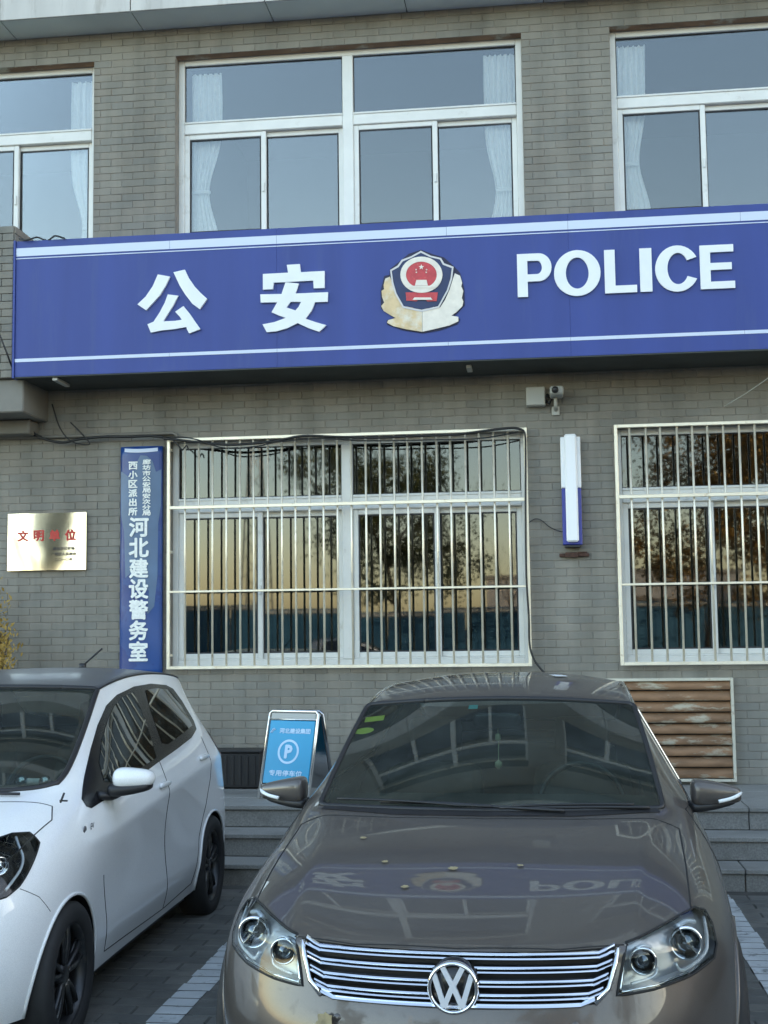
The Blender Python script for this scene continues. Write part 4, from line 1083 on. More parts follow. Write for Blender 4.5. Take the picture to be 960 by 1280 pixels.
    sgl = [f for f in bm.faces if f.material_index == 3 and f.calc_center_median().x < 0]; sgr = [f for f in bm.faces if f.material_index == 3 and f.calc_center_median().x > 0]
    P_ = M['brown_paint']; Gd = M['car_glass_dark']
    parts = split(bm, list(enumerate([wsf, rwf, sgl, sgr], 6)), ['body','bonnet','door','door','door','door','windscreen','rear_window','side_window','side_window'], e, [P_]*6+[M['car_glass'], Gd, Gd, Gd])
    bm.free()
    ws = parts[6]
    MB().tube(edge_loops(ws.data), .011, 8).build('seal', M['black'], ws)
    # dark band at the foot of the windscreen and at its top
    MB().tube(edge_loops(parts[7].data), .010, 6).build('seal', M['black'], parts[7])
    for p in parts[8:]: MB().tube(edge_loops(p.data), .010, 6).build('trim', M['chrome'], p)
    gl = surf_line(bvh, bon[7:10], 'z', 1, -.0005); gl2 = surf_line(bvh, bon[15:], 'z', 1, -.0005); gl3 = surf_line(bvh, bon[1:6], 'z', 1, -.001); gl4 = surf_line(bvh, bon[9:16], 'z', 1, -.001)
    mb = MB()
    for g, r_ in ((gl,.0035),(gl2,.0035),(gl3,.003),(gl4,.004)): mb.tube(g, r_, 6)
    for s_ in (-1, 1):
        for d in doors: mb.tube(surf_line(bvh, d+d[:1], 'x', s_, .0), .0026, 5)
    mb.build('panel_gap', M['gapdark'], e)
    # wheels
    for s_ in (-1, 1):
        for wy in (.90, 3.70):
            wheel(e, .785*s_, wy, .315, .315, .205, s_, 'silver')
            lp = [cast(bvh, 'x', p[0], p[1], s_) for p in circle((wy,.31), .343, 48)]
            MB().tube([h[0] for h in lp if h[0] is not None and h[0].z > .19], .009, 6).build('arch_lip', P_, e)
    MB().box(-.60,.60,.25,4.4,.18,.5).box(-.9+.06,.9-.06,1.35,3.2,.17,.3).build('underbody', M['black'], e)
    # headlamps
    for s_ in (-1, 1):
        ol = [(x*s_, z) for x, z in hl]
        big = [((x*s_-.64*s_)*1.012+.64*s_, (z-.70)*1.02+.70) for x, z in hl]
        hb = patch(bvh, big, 'y', 1, 0, .03)
        hb.v = [tuple(Vector(v)+Vector((-.012*s_, .085, 0))) for v in hb.v]
        # side wall of the bowl
        rim_pts = [cast(bvh, 'y', u, v) for u, v in [Vector(a).lerp(Vector(b2), t/5) for a, b2 in zip(ol, ol[1:]+ol[:1]) for t in range(5)]]
        rp = [h[0] for h in rim_pts if h[0] is not None]; n = len(rp)
        hb.add(rp+[p+Vector((-.012*s_,.085,0)) for p in rp], [(i,(i+1)%n,(i+1)%n+n,i+n) for i in range(n)])
        lamp = hb.build('headlight', mat('lamp_bowl', (.52,.53,.54), .3, metal=.6) if s_ < 0 else bpy.data.materials['lamp_bowl'], e)
        def disc(cx, cz, rr, dep, ring=.012):
            h = cast(bvh, 'y', cx*s_, cz); c = h[0]+Vector((0, dep, 0))
            MB().lathe([(rr*1.28,-.02),(rr*1.18,-.030),(rr*1.02,-.022),(rr*.98,.03)], c, 36, 'y').build('reflector_ring', M['chrome'], lamp)
            MB().lathe([(0,-.030),(rr*.4,-.026),(rr*.75,-.012),(rr*.97,.012),(rr*.98,.04)], c, 32, 'y').build('projector', M['projector'], lamp)
            return c
        c1 = disc(.672, .708, .040, .052); c2 = disc(.537, .692, .032, .042)
        def strip(pts, r_, dep, m, flat=1.):
            hs = [cast(bvh, 'y', x*s_, z) for x, z in pts]
            return MB().tube(smooth([h[0]+Vector((0, dep, 0)) for h in hs if h[0] is not None], 4), r_, 8, flat=flat).build('light_strip', m, lamp)
        strip([(.645,.752),(.675,.756),(.705,.748)], .010, .03, M['lamp_bright'], .8)
        strip([(.518,.728),(.540,.732),(.560,.724)], .007, .03, M['lamp_bright'], .8)
        strip([(.740,.748),(.742,.700),(.725,.664),(.655,.644),(.632,.668)], .0060, .022, M['lamp_bright'])
        strip([(.578,.668),(.565,.646),(.50,.636)], .005, .022, M['lamp_bright'])
        strip([(.486,.744),(.476,.68),(.466,.622)], .0060, .004, M['chrome'])
        MB().tube([h[0]+Vector((0,.006,0)) for h in (cast(bvh,'y',x*s_,z) for x, z in [(.466,.622),(.57,.626),(.68,.637),(.755,.656)]) if h[0] is not None], .005, 6).build('chrome_edge', M['chrome'], lamp)
        patch(bvh, big, 'y', 1, .0035, .025).build('lens', M['lens'], lamp)
        MB().tube([p+Vector((0,-.001,0)) for p in rp]+[rp[0]], .0045, 6).build('lamp_gap', M['gapdark'], lamp)
    # grille
    fy = lambda x, z: cast(bvh, 'y', x, z)[0].y
    gb = MB(); nn = 24
    rowz = [.735,.66,.555]
    vs = [(-.46+.92*i/nn, fy(-.44+.88*i/nn, .65)+.05, z) for z in (.74,.59) for i in range(nn+1)]
    gb.add(vs, [(i,i+1,nn+2+i,nn+1+i) for i in range(nn)])
    grl = gb.build('grille', M['black'], e)
    def xrow(z, xm, rise, y_off, hh, dep, name='grille_bar', m=None):
        pts = []; 
        for i in range(41):
            t = -1+2*i/40; x = xm*t; zz = z + (rise*max(0, (abs(t)-.9)/.1))
            pts.append((x, fy(x*.99, max(zz,.59)) + y_off, zz))
        mb = MB(); n = len(pts); vs = []
        for x, y, zz in pts: vs += [(x,y,zz-hh),(x,y-dep*.7,zz-hh*.6),(x,y-dep,zz),(x,y-dep*.7,zz+hh*.6),(x,y,zz+hh)]
        mb.add(vs, [(5*i+a,5*i+a+1,5*i+6+a,5*i+5+a) for i in range(n-1) for a in range(4)])
        return mb.build(name, m or M['chrome'], grl)
    for z, xm, rise in ((.724,.456,.014),(.690,.448,.014),(.655,.436,.014),(.622,.420,.012)):
        xrow(z+.0062, xm, rise, .012, .0057, .016); xrow(z-.0062, xm, rise, .012, .0057, .016)
    xrow(.600, .396, .012, .006, .008, .018, 'lower_chrome')
    for s_ in (-1, 1):
        MB().tube([(.466*s_, fy(.466*s_,.735)+.0, .740), (.450*s_, fy(.450*s_,.68)+.0, .68), (.434*s_, fy(.434*s_,.636)+.0,.636), (.395*s_, fy(.395*s_,.60)+.0,.602)], .008, 8).build('grille_end', M['chrome'], grl)
    # round badge with V over W
    by = fy(0,.655)-.026; bz_ = .652; rr = .071
    bd_ = MB().lathe([(0,.0),(rr,.0),(rr*1.04,.01),(rr*1.04,.05)], (0,by,bz_), 48, 'y').build('badge', M['black_gloss'], e)
    MB().lathe([(rr*.86,-.001),(rr*.88,-.010),(rr*.95,-.014),(rr*1.02,-.009),(rr*1.05,.004)], (0,by,bz_), 48, 'y').build('badge_ring', M['chrome'], bd_)
    def vw(pts, wd):
        mb = MB(); P2 = [Vector(p) for p in pts]
        for a, b2 in zip(P2, P2[1:]):
            d = (b2-a).normalized(); nrm = Vector((-d.y, d.x))*wd
            a2, c2_ = a-d*wd*.3, b2+d*wd*.3
            q = [a2+nrm, c2_+nrm, c2_-nrm, a2-nrm]
            mb.prism([(p.x*rr, bz_+p.y*rr) for p in q], by-.011, by-.001)
        return mb
    vw([(-.40,.80),(0,.05),(.40,.80)], .105).build('badge_letter', M['silver_bright'], bd_)
    vw([(-.74,.48),(-.36,-.72),(-.0,.10)], .105).build('badge_letter', M['silver_bright'], bd_); vw([(.0,.10),(.36,-.72),(.74,.48)], .105).build('badge_letter', M['silver_bright'], bd_)
    # bumper crease, sensors, lower intake
    for s_ in (-1,1):
        h = cast(bvh, 'y', .34*s_, .548); MB().lathe([(0,-.004),(.011,-.003),(.013,.002)], h[0], 20, 'y').build('parking_sensor', P_, e)
    patch(bvh, [(-.42,.30),(.42,.30),(.46,.42),(-.46,.42)], 'y', 1, .002, .04).build('intake', M['black'], e)
    MB().bbox(-.22,.22,-.012,0,.0,.14,.003).build('number_plate', M['blue_plate'], e, (0, fy(0,.42)-.012, .345))
    # mirrors
    for s_ in (-1, 1):
        mm = rounded(.80, 1.005, -.10, .055, .925, 1.045, (.55,.50,.02,-.012), 3, .30)
        moved(mm, lambda v, s_=s_: Vector((v.x*s_, v.y+1.72, v.z))); mir = mm.build('mirror', P_, e)
        lo = rounded(.79, .985, -.095, .05, .900, .955, (.5,.45,.02,.022), 3, .25); moved(lo, lambda v, s_=s_: Vector((v.x*s_, v.y+1.72, v.z))).build('mirror_base', M['black'], mir)
        MB().tube(smooth([(.905*s_,1.622,.957),(.95*s_,1.635,.966),(.985*s_,1.665,.976),(1.0*s_,1.70,.983)], 4), .0075, 8).build('indicator', M['lens_white'], mir)
        MB().tube([(.86*s_,1.73,.93),(.76*s_,1.72,.93)], .026, 10, flat=.7).build('mirror_arm', M['black'], mir)
    # wipers
    def wiper(p0, p1, z=.012):
        pts = []
        for k in range(15):
            t = k/14; x = p0[0]+(p1[0]-p0[0])*t; y = p0[1]+(p1[1]-p0[1])*t; h = cast(bvh, 'z', x, y); pts.append(h[0]+h[1]*z)
        return pts
    wp = MB().tube(wiper((.30,1.255),(-.42,1.335)), .007, 6).tube(wiper((.02,1.262),(-.60,1.365),.020), .005, 6).build('wiper', M['black'], e)
    MB().tube(wiper((.62,1.33),(.05,1.275)), .007, 6).tube(wiper((.56,1.34),(.10,1.28),.020), .005, 6).build('wiper', M['black'], e)
    patch(bvh, [(-.66,1.318),(-.34,1.225),(0,1.20),(.34,1.225),(.66,1.318),(.64,1.365),(.34,1.285),(0,1.26),(-.34,1.285),(-.64,1.365)], 'z', 1, .003, .03).build('cowl', M['black'], e)
    interior(e, .68, 1.30, .955, 2.05, 1.20, 1, tub=(1.4, 3.6))
    # rear-view mirror
    rvm = rounded(-.11,.11,-.02,.02,-.035,.035,None,2,.3); moved(rvm, lambda v: v+Vector((.0,1.98,1.255))).build('rear_view_mirror', M['black'], e)
    # stickers inside the screen
    for x, z, sx, sz, m in ((-.545,1.268,.048,.022,'sticker_y'),(-.578,1.222,.045,.024,'sticker_y'),(-.105,1.318,.022,.016,'sticker_g')):
        # stuck on the inner face of the windscreen
        o = Vector((x, -3, z)); h = bvh.ray_cast(o, Vector((0,1,0)))
        n_ = h[1]; n_ = -n_ if n_.y > 0 else n_; tx = Vector((1,0,0)); tx = (tx-n_*tx.dot(n_)).normalized(); tz = tx.cross(n_)*-1
        if tz.z < 0: tz = -tz
        c = h[0]-n_*.004; k = 20 if z > 1.2 and z < 1.24 else 4
        poly = [c+tx*sx*math.cos(2*math.pi*q/k+math.pi/4*(k==4))*(1.3 if k==4 else 1)+tz*sz*1.15*math.sin(2*math.pi*q/k+math.pi/4*(k==4))*(1.3 if k==4 else 1) for q in range(k)]
        MB().add(poly, [tuple(range(k))]).build('windscreen_sticker', M[m], e)
    MB().tube([(.0,1.99,1.235),(.002,1.995,1.16),(0,2.0,1.05)], .0022, 5).lathe([(0,-.02),(.012,-.012),(.012,.012),(0,.02)], (0,1.995,1.18), 12, 'z').lathe([(0,-.022),(.016,-.01),(.016,.01),(0,.022)], (0,2.0,1.06), 12, 'z').build('hanging_charm', M['charm'], e)
    return e, bvh
M['silver_bright'] = mat('silver_bright', (.80,.82,.86), .28, metal=.35)
M['projector'] = mat('projector', (.22,.24,.26), .03, metal=.85)
M['lamp_bright'] = mat('lamp_bright', (.86,.88,.9), .18, metal=.3)
M['lens_white'] = mat('lens_white', (.75,.78,.78), .12)
M['blue_plate'] = mat('blue_plate', (.02,.05,.32), .4)
M['charm'] = mat('charm', (.62,.58,.36), .4)
car1, bvh1 = saloon()

# ------------------------------------------------------------------ white hatchback
def hatch(loc, rz, label, full=True):
    e = thing('parked_car', label, 'car', loc, rz, group='cars parked nose out in front of the building')
    S = [
     [(.745,.44,.20),(.785,.41,.32),(.79,.39,.48),(.765,.39,.64),(.66,.34,.745),(.48,.20,.735),(.28,.13,.73),(0,.10,.73)],
     [(.78,.70,.20),(.815,.70,.35),(.822,.70,.54),(.795,.70,.74),(.695,.68,.868),(.52,.58,.872),(.28,.52,.872),(0,.50,.872)],
     [(.78,.96,.20),(.815,.96,.37),(.820,.96,.58),(.802,.96,.775),(.725,.98,.915),(.585,.90,.945),(.30,.87,.955),(0,.84,.955)],
     [(.775,1.18,.20),(.812,1.18,.37),(.792,1.18,.55),(.812,1.18,.765),(.752,1.20,.945),(.645,1.10,.985),(.34,1.005,.978),(0,.97,.975)],
     [(.77,1.48,.20),(.812,1.48,.36),(.782,1.48,.57),(.815,1.48,.785),(.765,1.48,.965),(.600,1.50,1.20),(.32,1.42,1.205),(0,1.39,1.205)],
     [(.77,1.85,.20),(.812,1.85,.35),(.778,1.85,.59),(.818,1.85,.812),(.765,1.85,.990),(.535,1.88,1.385),(.30,1.82,1.398),(0,1.79,1.402)],
     [(.77,2.20,.20),(.812,2.20,.35),(.778,2.20,.60),(.820,2.20,.836),(.762,2.20,1.010),(.545,2.20,1.430),(.31,2.16,1.452),(0,2.15,1.456)],
     [(.77,2.65,.20),(.812,2.65,.36),(.784,2.65,.62),(.820,2.65,.868),(.755,2.65,1.035),(.545,2.65,1.440),(.31,2.65,1.468),(0,2.65,1.472)],
     [(.775,3.05,.20),(.818,3.05,.38),(.800,3.05,.62),(.816,3.05,.890),(.750,3.05,1.055),(.560,3.08,1.418),(.31,3.10,1.448),(0,3.10,1.453)],
     [(.775,3.35,.20),(.818,3.35,.38),(.812,3.35,.64),(.812,3.35,.910),(.735,3.33,1.060),(.545,3.36,1.385),(.30,3.44,1.410),(0,3.46,1.415)],
     [(.765,3.55,.22),(.808,3.55,.38),(.806,3.55,.62),(.785,3.53,.90),(.700,3.50,1.050),(.520,3.56,1.12),(.29,3.62,1.13),(0,3.64,1.13)],
     [(.70,3.66,.24),(.745,3.68,.38),(.745,3.70,.58),(.720,3.66,.80),(.650,3.62,.94),(.480,3.68,.95),(.28,3.73,.95),(0,3.75,.95)]]
    front = [[(.52,.17,.62),(.28,.07,.62),(0,.04,.62)], [(.55,.13,.48),(.28,.02,.48),(0,-.005,.48)], [(.55,.13,.33),(.28,.02,.33),(0,-.005,.33)], [(.54,.18,.2),(.28,.08,.2),(0,.06,.2)]]
    sh = dict(ws=(3,5), rw=(9,10), sg=None, rf=(5,9), long=[(5,0,3,.25),(3,2,10,.7),(1,3,9,.35),(0,0,11,.5)], front=[(4,7,.2)], cross=[], wscr=.7)
    bm = cage_mesh(S, front, sh, 4); bvh = BVHTree.FromBMesh(bm)
    FW, RWH = .775, 3.17
    for s_ in (-1, 1):
        for wy in (FW, RWH): hole(bm, snap_cut(bm, bvh, circle((wy,.285), .318), 'x', s_, lambda c, n, s_=s_: c.x*s_ > .5))
    hlo = [(.435,.745),(.52,.835),(.60,.885),(.66,.900),(.705,.865),(.722,.80),(.715,.735),(.66,.70),(.56,.68),(.47,.69)]
    hls = [(.32,.665),(.28,.715),(.36,.775),(.50,.835),(.583,.855),(.65,.866),(.700,.862),(.682,.825),(.632,.798),(.546,.752),(.45,.700),(.38,.672)]
    hg = []
    for s_ in (-1, 1):
        hole(bm, snap_cut(bm, bvh, hls, 'x', s_, lambda c, n, s_=s_: c.x*s_ > .38 and c.y < .75 and n.x*s_ > .08))
    bon = [(-.60,.33),(-.3,.15),(0,.11),(.3,.15),(.60,.33),(.665,.55),(.69,.86),(.655,.955),(.33,.89),(0,.86),(-.33,.89),(-.655,.955),(-.69,.86),(-.665,.55)]
    g_b = [f for f in snap_cut(bm, bvh, bon, 'z', 1, lambda c, n: n.z > .25 and c.z > .6)]
    mark(bm, g_b, 1)
    doors = [[(1.25,.26),(2.20,.24),(2.20,1.00),(1.62,.95),(1.15,.92),(1.20,.60)], [(2.215,.24),(2.75,.26),(2.86,.50),(3.02,.66),(3.10,.80),(3.12,1.04),(2.215,1.0)]]
    nd = 1
    for s_ in (-1, 1):
        for d in doors:
            nd += 1; mark(bm, [f for f in snap_cut(bm, bvh, d, 'x', s_, lambda c, n, s_=s_: c.x*s_ > .6) if f.material_index == 0], nd)
    wsf = [f for f in bm.faces if f.material_index == 1]; rwf = [f for f in bm.faces if f.material_index == 2]; rff = [f for f in bm.faces if f.material_index == 4]
    P_ = M['white_paint']
    parts = split(bm, list(enumerate([wsf, rwf, rff], 6)), ['body','bonnet','door','door','door','door','windscreen','rear_window','roof_panel'], e, [P_]*6+[M['car_glass'], M['car_glass_dark'], M['roof_paint']])
    bm.free(); ws = parts[6]; roof = parts[8]
    MB().tube(edge_loops(ws.data), .013, 8).build('seal', M['black'], ws); MB().tube(edge_loops(roof.data), .006, 6).build('roof_seam', M['black'], roof)
    # dark frame printed round the windscreen
    mb = MB()
    for s_ in (-1, 1): mb.tube(surf_line(bvh, [(bon[4][0]*s_,bon[4][1]),(bon[5][0]*s_,bon[5][1]),(bon[6][0]*s_,bon[6][1]),(bon[7][0]*s_,bon[7][1])], 'z', 1, -.001), .003, 6)
    mb.tube(surf_line(bvh, bon[7:12], 'z', 1, -.001), .003, 6)
    for s_ in (-1, 1):
        for d in doors: mb.tube(surf_line(bvh, [d[-1], *d[:3]] if d is doors[0] else [*d[:-1]], 'x', s_, .0), .0026, 5)
        mb.tube(surf_line(bvh, [(.445,.690),(.52,.645),(.575,.578)], 'x', s_, -.001), .0022, 5)
    mb.build('panel_gap', M['gapdark'], e)
    dlo = [(1.128,.905),(1.135,.936),(1.285,1.022),(1.468,1.123),(1.656,1.216),(1.865,1.298),(2.06,1.342),(2.346,1.370),(2.65,1.372),(2.92,1.352),(3.03,1.325),(3.09,1.25),(3.13,1.13),(3.10,1.085),(2.915,1.050),(2.561,1.018),(2.195,.989),(1.612,.935),(1.241,.902),(1.16,.893)]
    gf = [(1.40,.98),(1.46,1.06),(1.62,1.155),(1.80,1.235),(1.946,1.288),(2.104,1.326),(2.30,1.342),(2.27,1.2),(2.17,1.01),(1.9,.99),(1.5,.965)]
    gr_ = [(2.50,1.342),(2.70,1.343),(2.91,1.325),(2.98,1.29),(3.03,1.164),(3.04,1.11),(2.75,1.082),(2.45,1.055),(2.36,1.07),(2.42,1.23)]
    for s_ in (-1, 1):
        for wy in (FW, RWH):
            wheel(e, .735*s_, wy, .285, .287, .175, s_, 'dark')
            lp = [cast(bvh, 'x', p[0], p[1], s_) for p in circle((wy,.285), .316, 48)]
            lip = [h[0] for h in lp if h[0] is not None and h[0].z > .195]
            k0 = max(range(len(lip)), key=lambda i: (lip[i]-lip[i-1]).length); lip = lip[k0:]+lip[:k0]
            MB().tube(lip, .008, 6).build('arch_lip', P_, e)
            n_ = len(lip); MB().add(lip+[Vector((p.x-.16*s_, p.y, p.z)) for p in lip], [(i,i+1,i+1+n_,i+n_) for i in range(n_-1)], 0, True).build('wheel_liner', M['black'], e)
        fr = patch(bvh, dlo, 'x', s_, .002, .04).build('window_surround', M['black_gloss'], e)
        patch(bvh, gf, 'x', s_, .0042, .04).build('side_glass', M['side_tint'], fr); patch(bvh, gr_, 'x', s_, .0042, .04).build('side_glass', M['side_tint'], fr)
        # door handles
        for (y, z) in ((2.14,.880),(2.98,.935)):
            h = cast(bvh, 'x', y, z, s_)
            hm = rounded(-.10,.10,-.016,.014,-.017,.017,(.8,.8,0,0),2,.2)
            moved(hm, lambda v, h=h, s_=s_: Vector((h[0].x+(v.y+.010)*s_, h[0].y+v.x, h[0].z+v.z))).build('handle', P_, e)
            MB().lathe([(0,.001),(.032,.0015),(.040,.003)], (0,0,0), 20, 'x').build('handle_recess', M['recess'], e, (h[0].x+.001*s_, h[0].y-.02, h[0].z-.018)).scale = (s_, 1.3, .8)
        # mirror
        mm = rounded(.79, .985, -.10, .055, .945, 1.062, (.66,.66,.03,-.004), 3, .15); moved(mm, lambda v, s_=s_: Vector((v.x*s_, v.y+1.37, v.z))); mir = mm.build('mirror', P_, e)
        lo = rounded(.77, .970, -.095, .05, .915, .985, (.7,.62,.03,.018), 3, .25); moved(lo, lambda v, s_=s_: Vector((v.x*s_, v.y+1.37, v.z))).build('mirror_base', M['black'], mir)
        MB().tube(smooth([(.83*s_,1.36,.945),(.79*s_,1.33,.925),(.745*s_,1.28,.935)], 3), .028, 10, flat=.7).build('mirror_arm', M['black'], mir)
        # headlamp
        rp = [cast(bvh, 'x', *Vector(a).lerp(Vector(b2), t/4), s_) for a, b2 in zip(hls, hls[1:]+hls[:1]) for t in range(4)]; rp = [h[0] for h in rp if h[0] is not None]; n = len(rp)
        hb = patch(bvh, hls, 'x', s_, 0, .03); hb.v = [tuple(Vector(v)+Vector((-.05*s_, .035, -.01))) for v in hb.v]
        hb.add(rp+[p+Vector((-.05*s_,.035,-.01)) for p in rp], [(i,(i+1)%n,(i+1)%n+n,i+n) for i in range(n)])
        lamp = hb.build('headlight', M['black_gloss'], e)
        patch(bvh, hls, 'x', s_, .003, .03).build('lens', M['lens'], lamp)
        for (y, z, r_) in ((.37,.725,.034),(.46,.772,.030)):
            h = cast(bvh, 'x', y, z, s_); c = h[0]+Vector((-.022*s_, .0, 0))
            sg_ = MB().lathe([(r_*1.2,.0),(r_*1.1,.008),(r_*.95,-.002),(r_*.9,-.02)], (0,0,0), 28, 'x').lathe([(0,.008),(r_*.5,.004),(r_*.85,-.012)], (0,0,0), 24, 'x')
            o = sg_.build('reflector', M['chrome'], lamp, c); o.rotation_euler = (0,0,R(-35 if s_ > 0 else 215))
        st_ = MB().tube(smooth([cast(bvh,'x',y,z,s_)[0]+Vector((-.014*s_,.004,0)) for y, z in ((.40,.692),(.50,.745),(.56,.785),(.60,.825),(.64,.852))], 4), .006, 6); st_.build('light_strip', M['lamp_bright'], lamp)
        MB().tube([p for p in rp]+[rp[0]], .004, 6).build('lamp_gap', M['gapdark'], lamp)
        # tail lamp, side badge
        patch(bvh, [(3.40,.90),(3.56,.90),(3.60,.99),(3.50,1.06),(3.40,1.03)], 'x', s_, .004, .03).build('tail_lamp', M['tail'], e)
        h = cast(bvh, 'x', 1.018, .822, s_)
        b_ = MB().lathe([(0,.003),(.017,.003),(.018,0)], (0,0,0), 20, 'x').build('side_badge', M['badge_grey'], e, h[0]); b_.scale = (s_,1,1)
        tm_ = text_mesh('EV', .026, .0008, .002, 1.1); tm_.build('side_lettering', M['badge_grey'], e, (cast(bvh,'x',1.09,.828,s_)[0].x+.002*s_, 1.09, .829)).rotation_euler = (0,0,R(90 if s_ > 0 else -90))
        # fog lamp recess at the bumper corner
        h = cast(bvh, 'y', .62*s_, .42)
        MB().lathe([(0,.002),(.05,.0),(.062,-.006),(.068,.004)], h[0], 28, 'y').build('fog_lamp', M['silver_detail'], e)
    MB().box(-.52,.52,.25,3.5,.16,.5).box(-.74,.74,1.16,2.78,.165,.28).build('underbody', M['black'], e)
    patch(bvh, [(-.40,.50),(.40,.50),(.44,.60),(-.44,.60)], 'y', 1, .002, .04).build('intake', M['black'], e)
    # wiper arm pivot and antenna
    MB().tube([(.70,.93,.950),(.705,.96,.985)], .005, 6).tube([(.69,.95,.955),(.725,.945,.955)], .004, 6).build('wiper_pivot', M['black'], e)
    def wp(p0, p1, z):
        out = []
        for k in range(15):
            t = k/14; h = cast(bvh, 'z', p0[0]+(p1[0]-p0[0])*t, p0[1]+(p1[1]-p0[1])*t); out.append(h[0]+h[1]*z)
        return out
    MB().tube(wp((.5,.985),(-.15,.94),.012), .007, 6).build('wiper', M['black'], e)
    h = cast(bvh, 'z', .08, 2.95); MB().tube([h[0]-Vector((0,0,.01)), h[0]+Vector((0,.01,.02))], .022, 8).tube([h[0]+Vector((0,0,.01)), h[0]+Vector((.10,.06,.11))], .006, 6).build('antenna', M['black'], e)
    if full:
        interior(e, .66, .98, .955, 1.85, 1.27, 1, tub=(1.1, 3.3))
    return e, bvh
M['side_tint'] = mat('side_tint', (.012,.014,.012), .015, spec=.8)
M['side_tint'].node_tree.nodes['Principled BSDF'].inputs['IOR'].default_value = 1.7
M['recess'] = mat('handle_recess', (.45,.48,.52), .5)
M['tail'] = mat('tail_lamp', (.20,.10,.10), .35)
M['badge_grey'] = mat('badge_grey', (.16,.16,.17), .35, metal=.5)
car2, bvh2 = hatch((-2.72, 4.35, 0), R(.8), 'white hatchback with a black roof parked nose out at the left edge')
# things on its shelf behind the windscreen
def on_car(car, p): return car.matrix_world @ Vector(p)
bpy.context.view_layer.update()
t_ = thing('cup_toy', 'small white toy with two round ends lying on the dashboard of the white car', 'toy', on_car(car2, (.44, 1.30, .972)), 0)
MB().tube([(-.07,0,.02),(.07,0,.02)], .016, 10).build('body', M['paper'], t_)
for sx in (-1, 1): MB().lathe([(0,-.02),(.018,-.02),(.026,-.01),(.026,.01),(.018,.02),(0,.02)], (sx*.055,-.012,.022), 16, 'y').lathe([(0,-.023),(.011,-.022),(.012,-.018)], (sx*.055,-.012,.022), 14, 'y').build('wheel', M['silver_detail'], t_)
tag(MB().bbox(-.10,.10,-.05,.05,0,.004,.001).build('paper_sheet', M['paper'], None, on_car(car2, (.14, 1.22, .966))), 'white paper sheet lying on the dashboard of the white car', 'paper')
# leaves lying on the brown car and its roof mark
M['leaf_dry'] = mat('dry_leaf', (.27,.22,.12), .7, var=.3, scale=40)
def leaf(name, lab, car, bvh, x, y, s_, ang, curl=.25, axis='z', m='leaf_dry', off=.004):
    h = cast(bvh, axis, x, y)
    mb = MB(); n = 8; vs = []
    for k in range(n+1):
        t = k/n; wd = math.sin(math.pi*min(1, t*1.02+.02))*.42*(1+.25*math.sin(t*19)); c = curl*(t-.5)**2
        vs += [((t-.5), -wd, c+.10*abs(wd)), ((t-.5), 0, c), ((t-.5), wd, c+.14*abs(wd))]
    mb.add([Vector((v[0], v[1], v[2]*.45))*s_ for v in vs], [(3*k+a, 3*k+a+1, 3*k+4+a, 3*k+3+a) for k in range(n) for a in (0,1)], 0, True)
    o = mb.build(name, M[m]); nrm = h[1] if h[1].dot(Vector((0,-.4,1))) > 0 else -h[1]
    q = nrm.to_track_quat('Z','Y').to_matrix().to_4x4()
    o.matrix_world = car.matrix_world @ Matrix.Translation(h[0]+nrm*off) @ q @ Matrix.Rotation(ang, 4, 'Z')
    return tag(o, lab, 'leaf')
leaf('dry_leaf', 'curled leaf caught below the left end of the brown car grille', car1, bvh1, -.37, .535, .065, .7, .9, 'y', off=.016)
leaf('dry_leaf', 'tiny pale leaf halfway up the bonnet of the brown car, nearest its left edge', car1, bvh1, -.42, .92, .03, 2.2, .4)
leaf('dry_leaf', 'small dry leaf near the middle of the bonnet of the brown car', car1, bvh1, -.06, .60, .038, .4, .6)
leaf('dry_leaf', 'small yellowish leaf on the left half of the bonnet in front of the reflected character', car1, bvh1, -.30, .66, .028, 1.2, .6)
leaf('dry_leaf', 'small leaf on the right half of the bonnet below the reflected lettering', car1, bvh1, .16, .64, .026, 2.6, .6)
leaf('dry_leaf', 'pale leaf on the left half of the bonnet nearest the grille', car1, bvh1, -.20, .44, .03, .2, .3)
leaf('paper_scrap', 'white scrap lying on the roof of the brown car right of its middle', car1, bvh1, .26, 2.62, .10, .3, .1, m='paper')
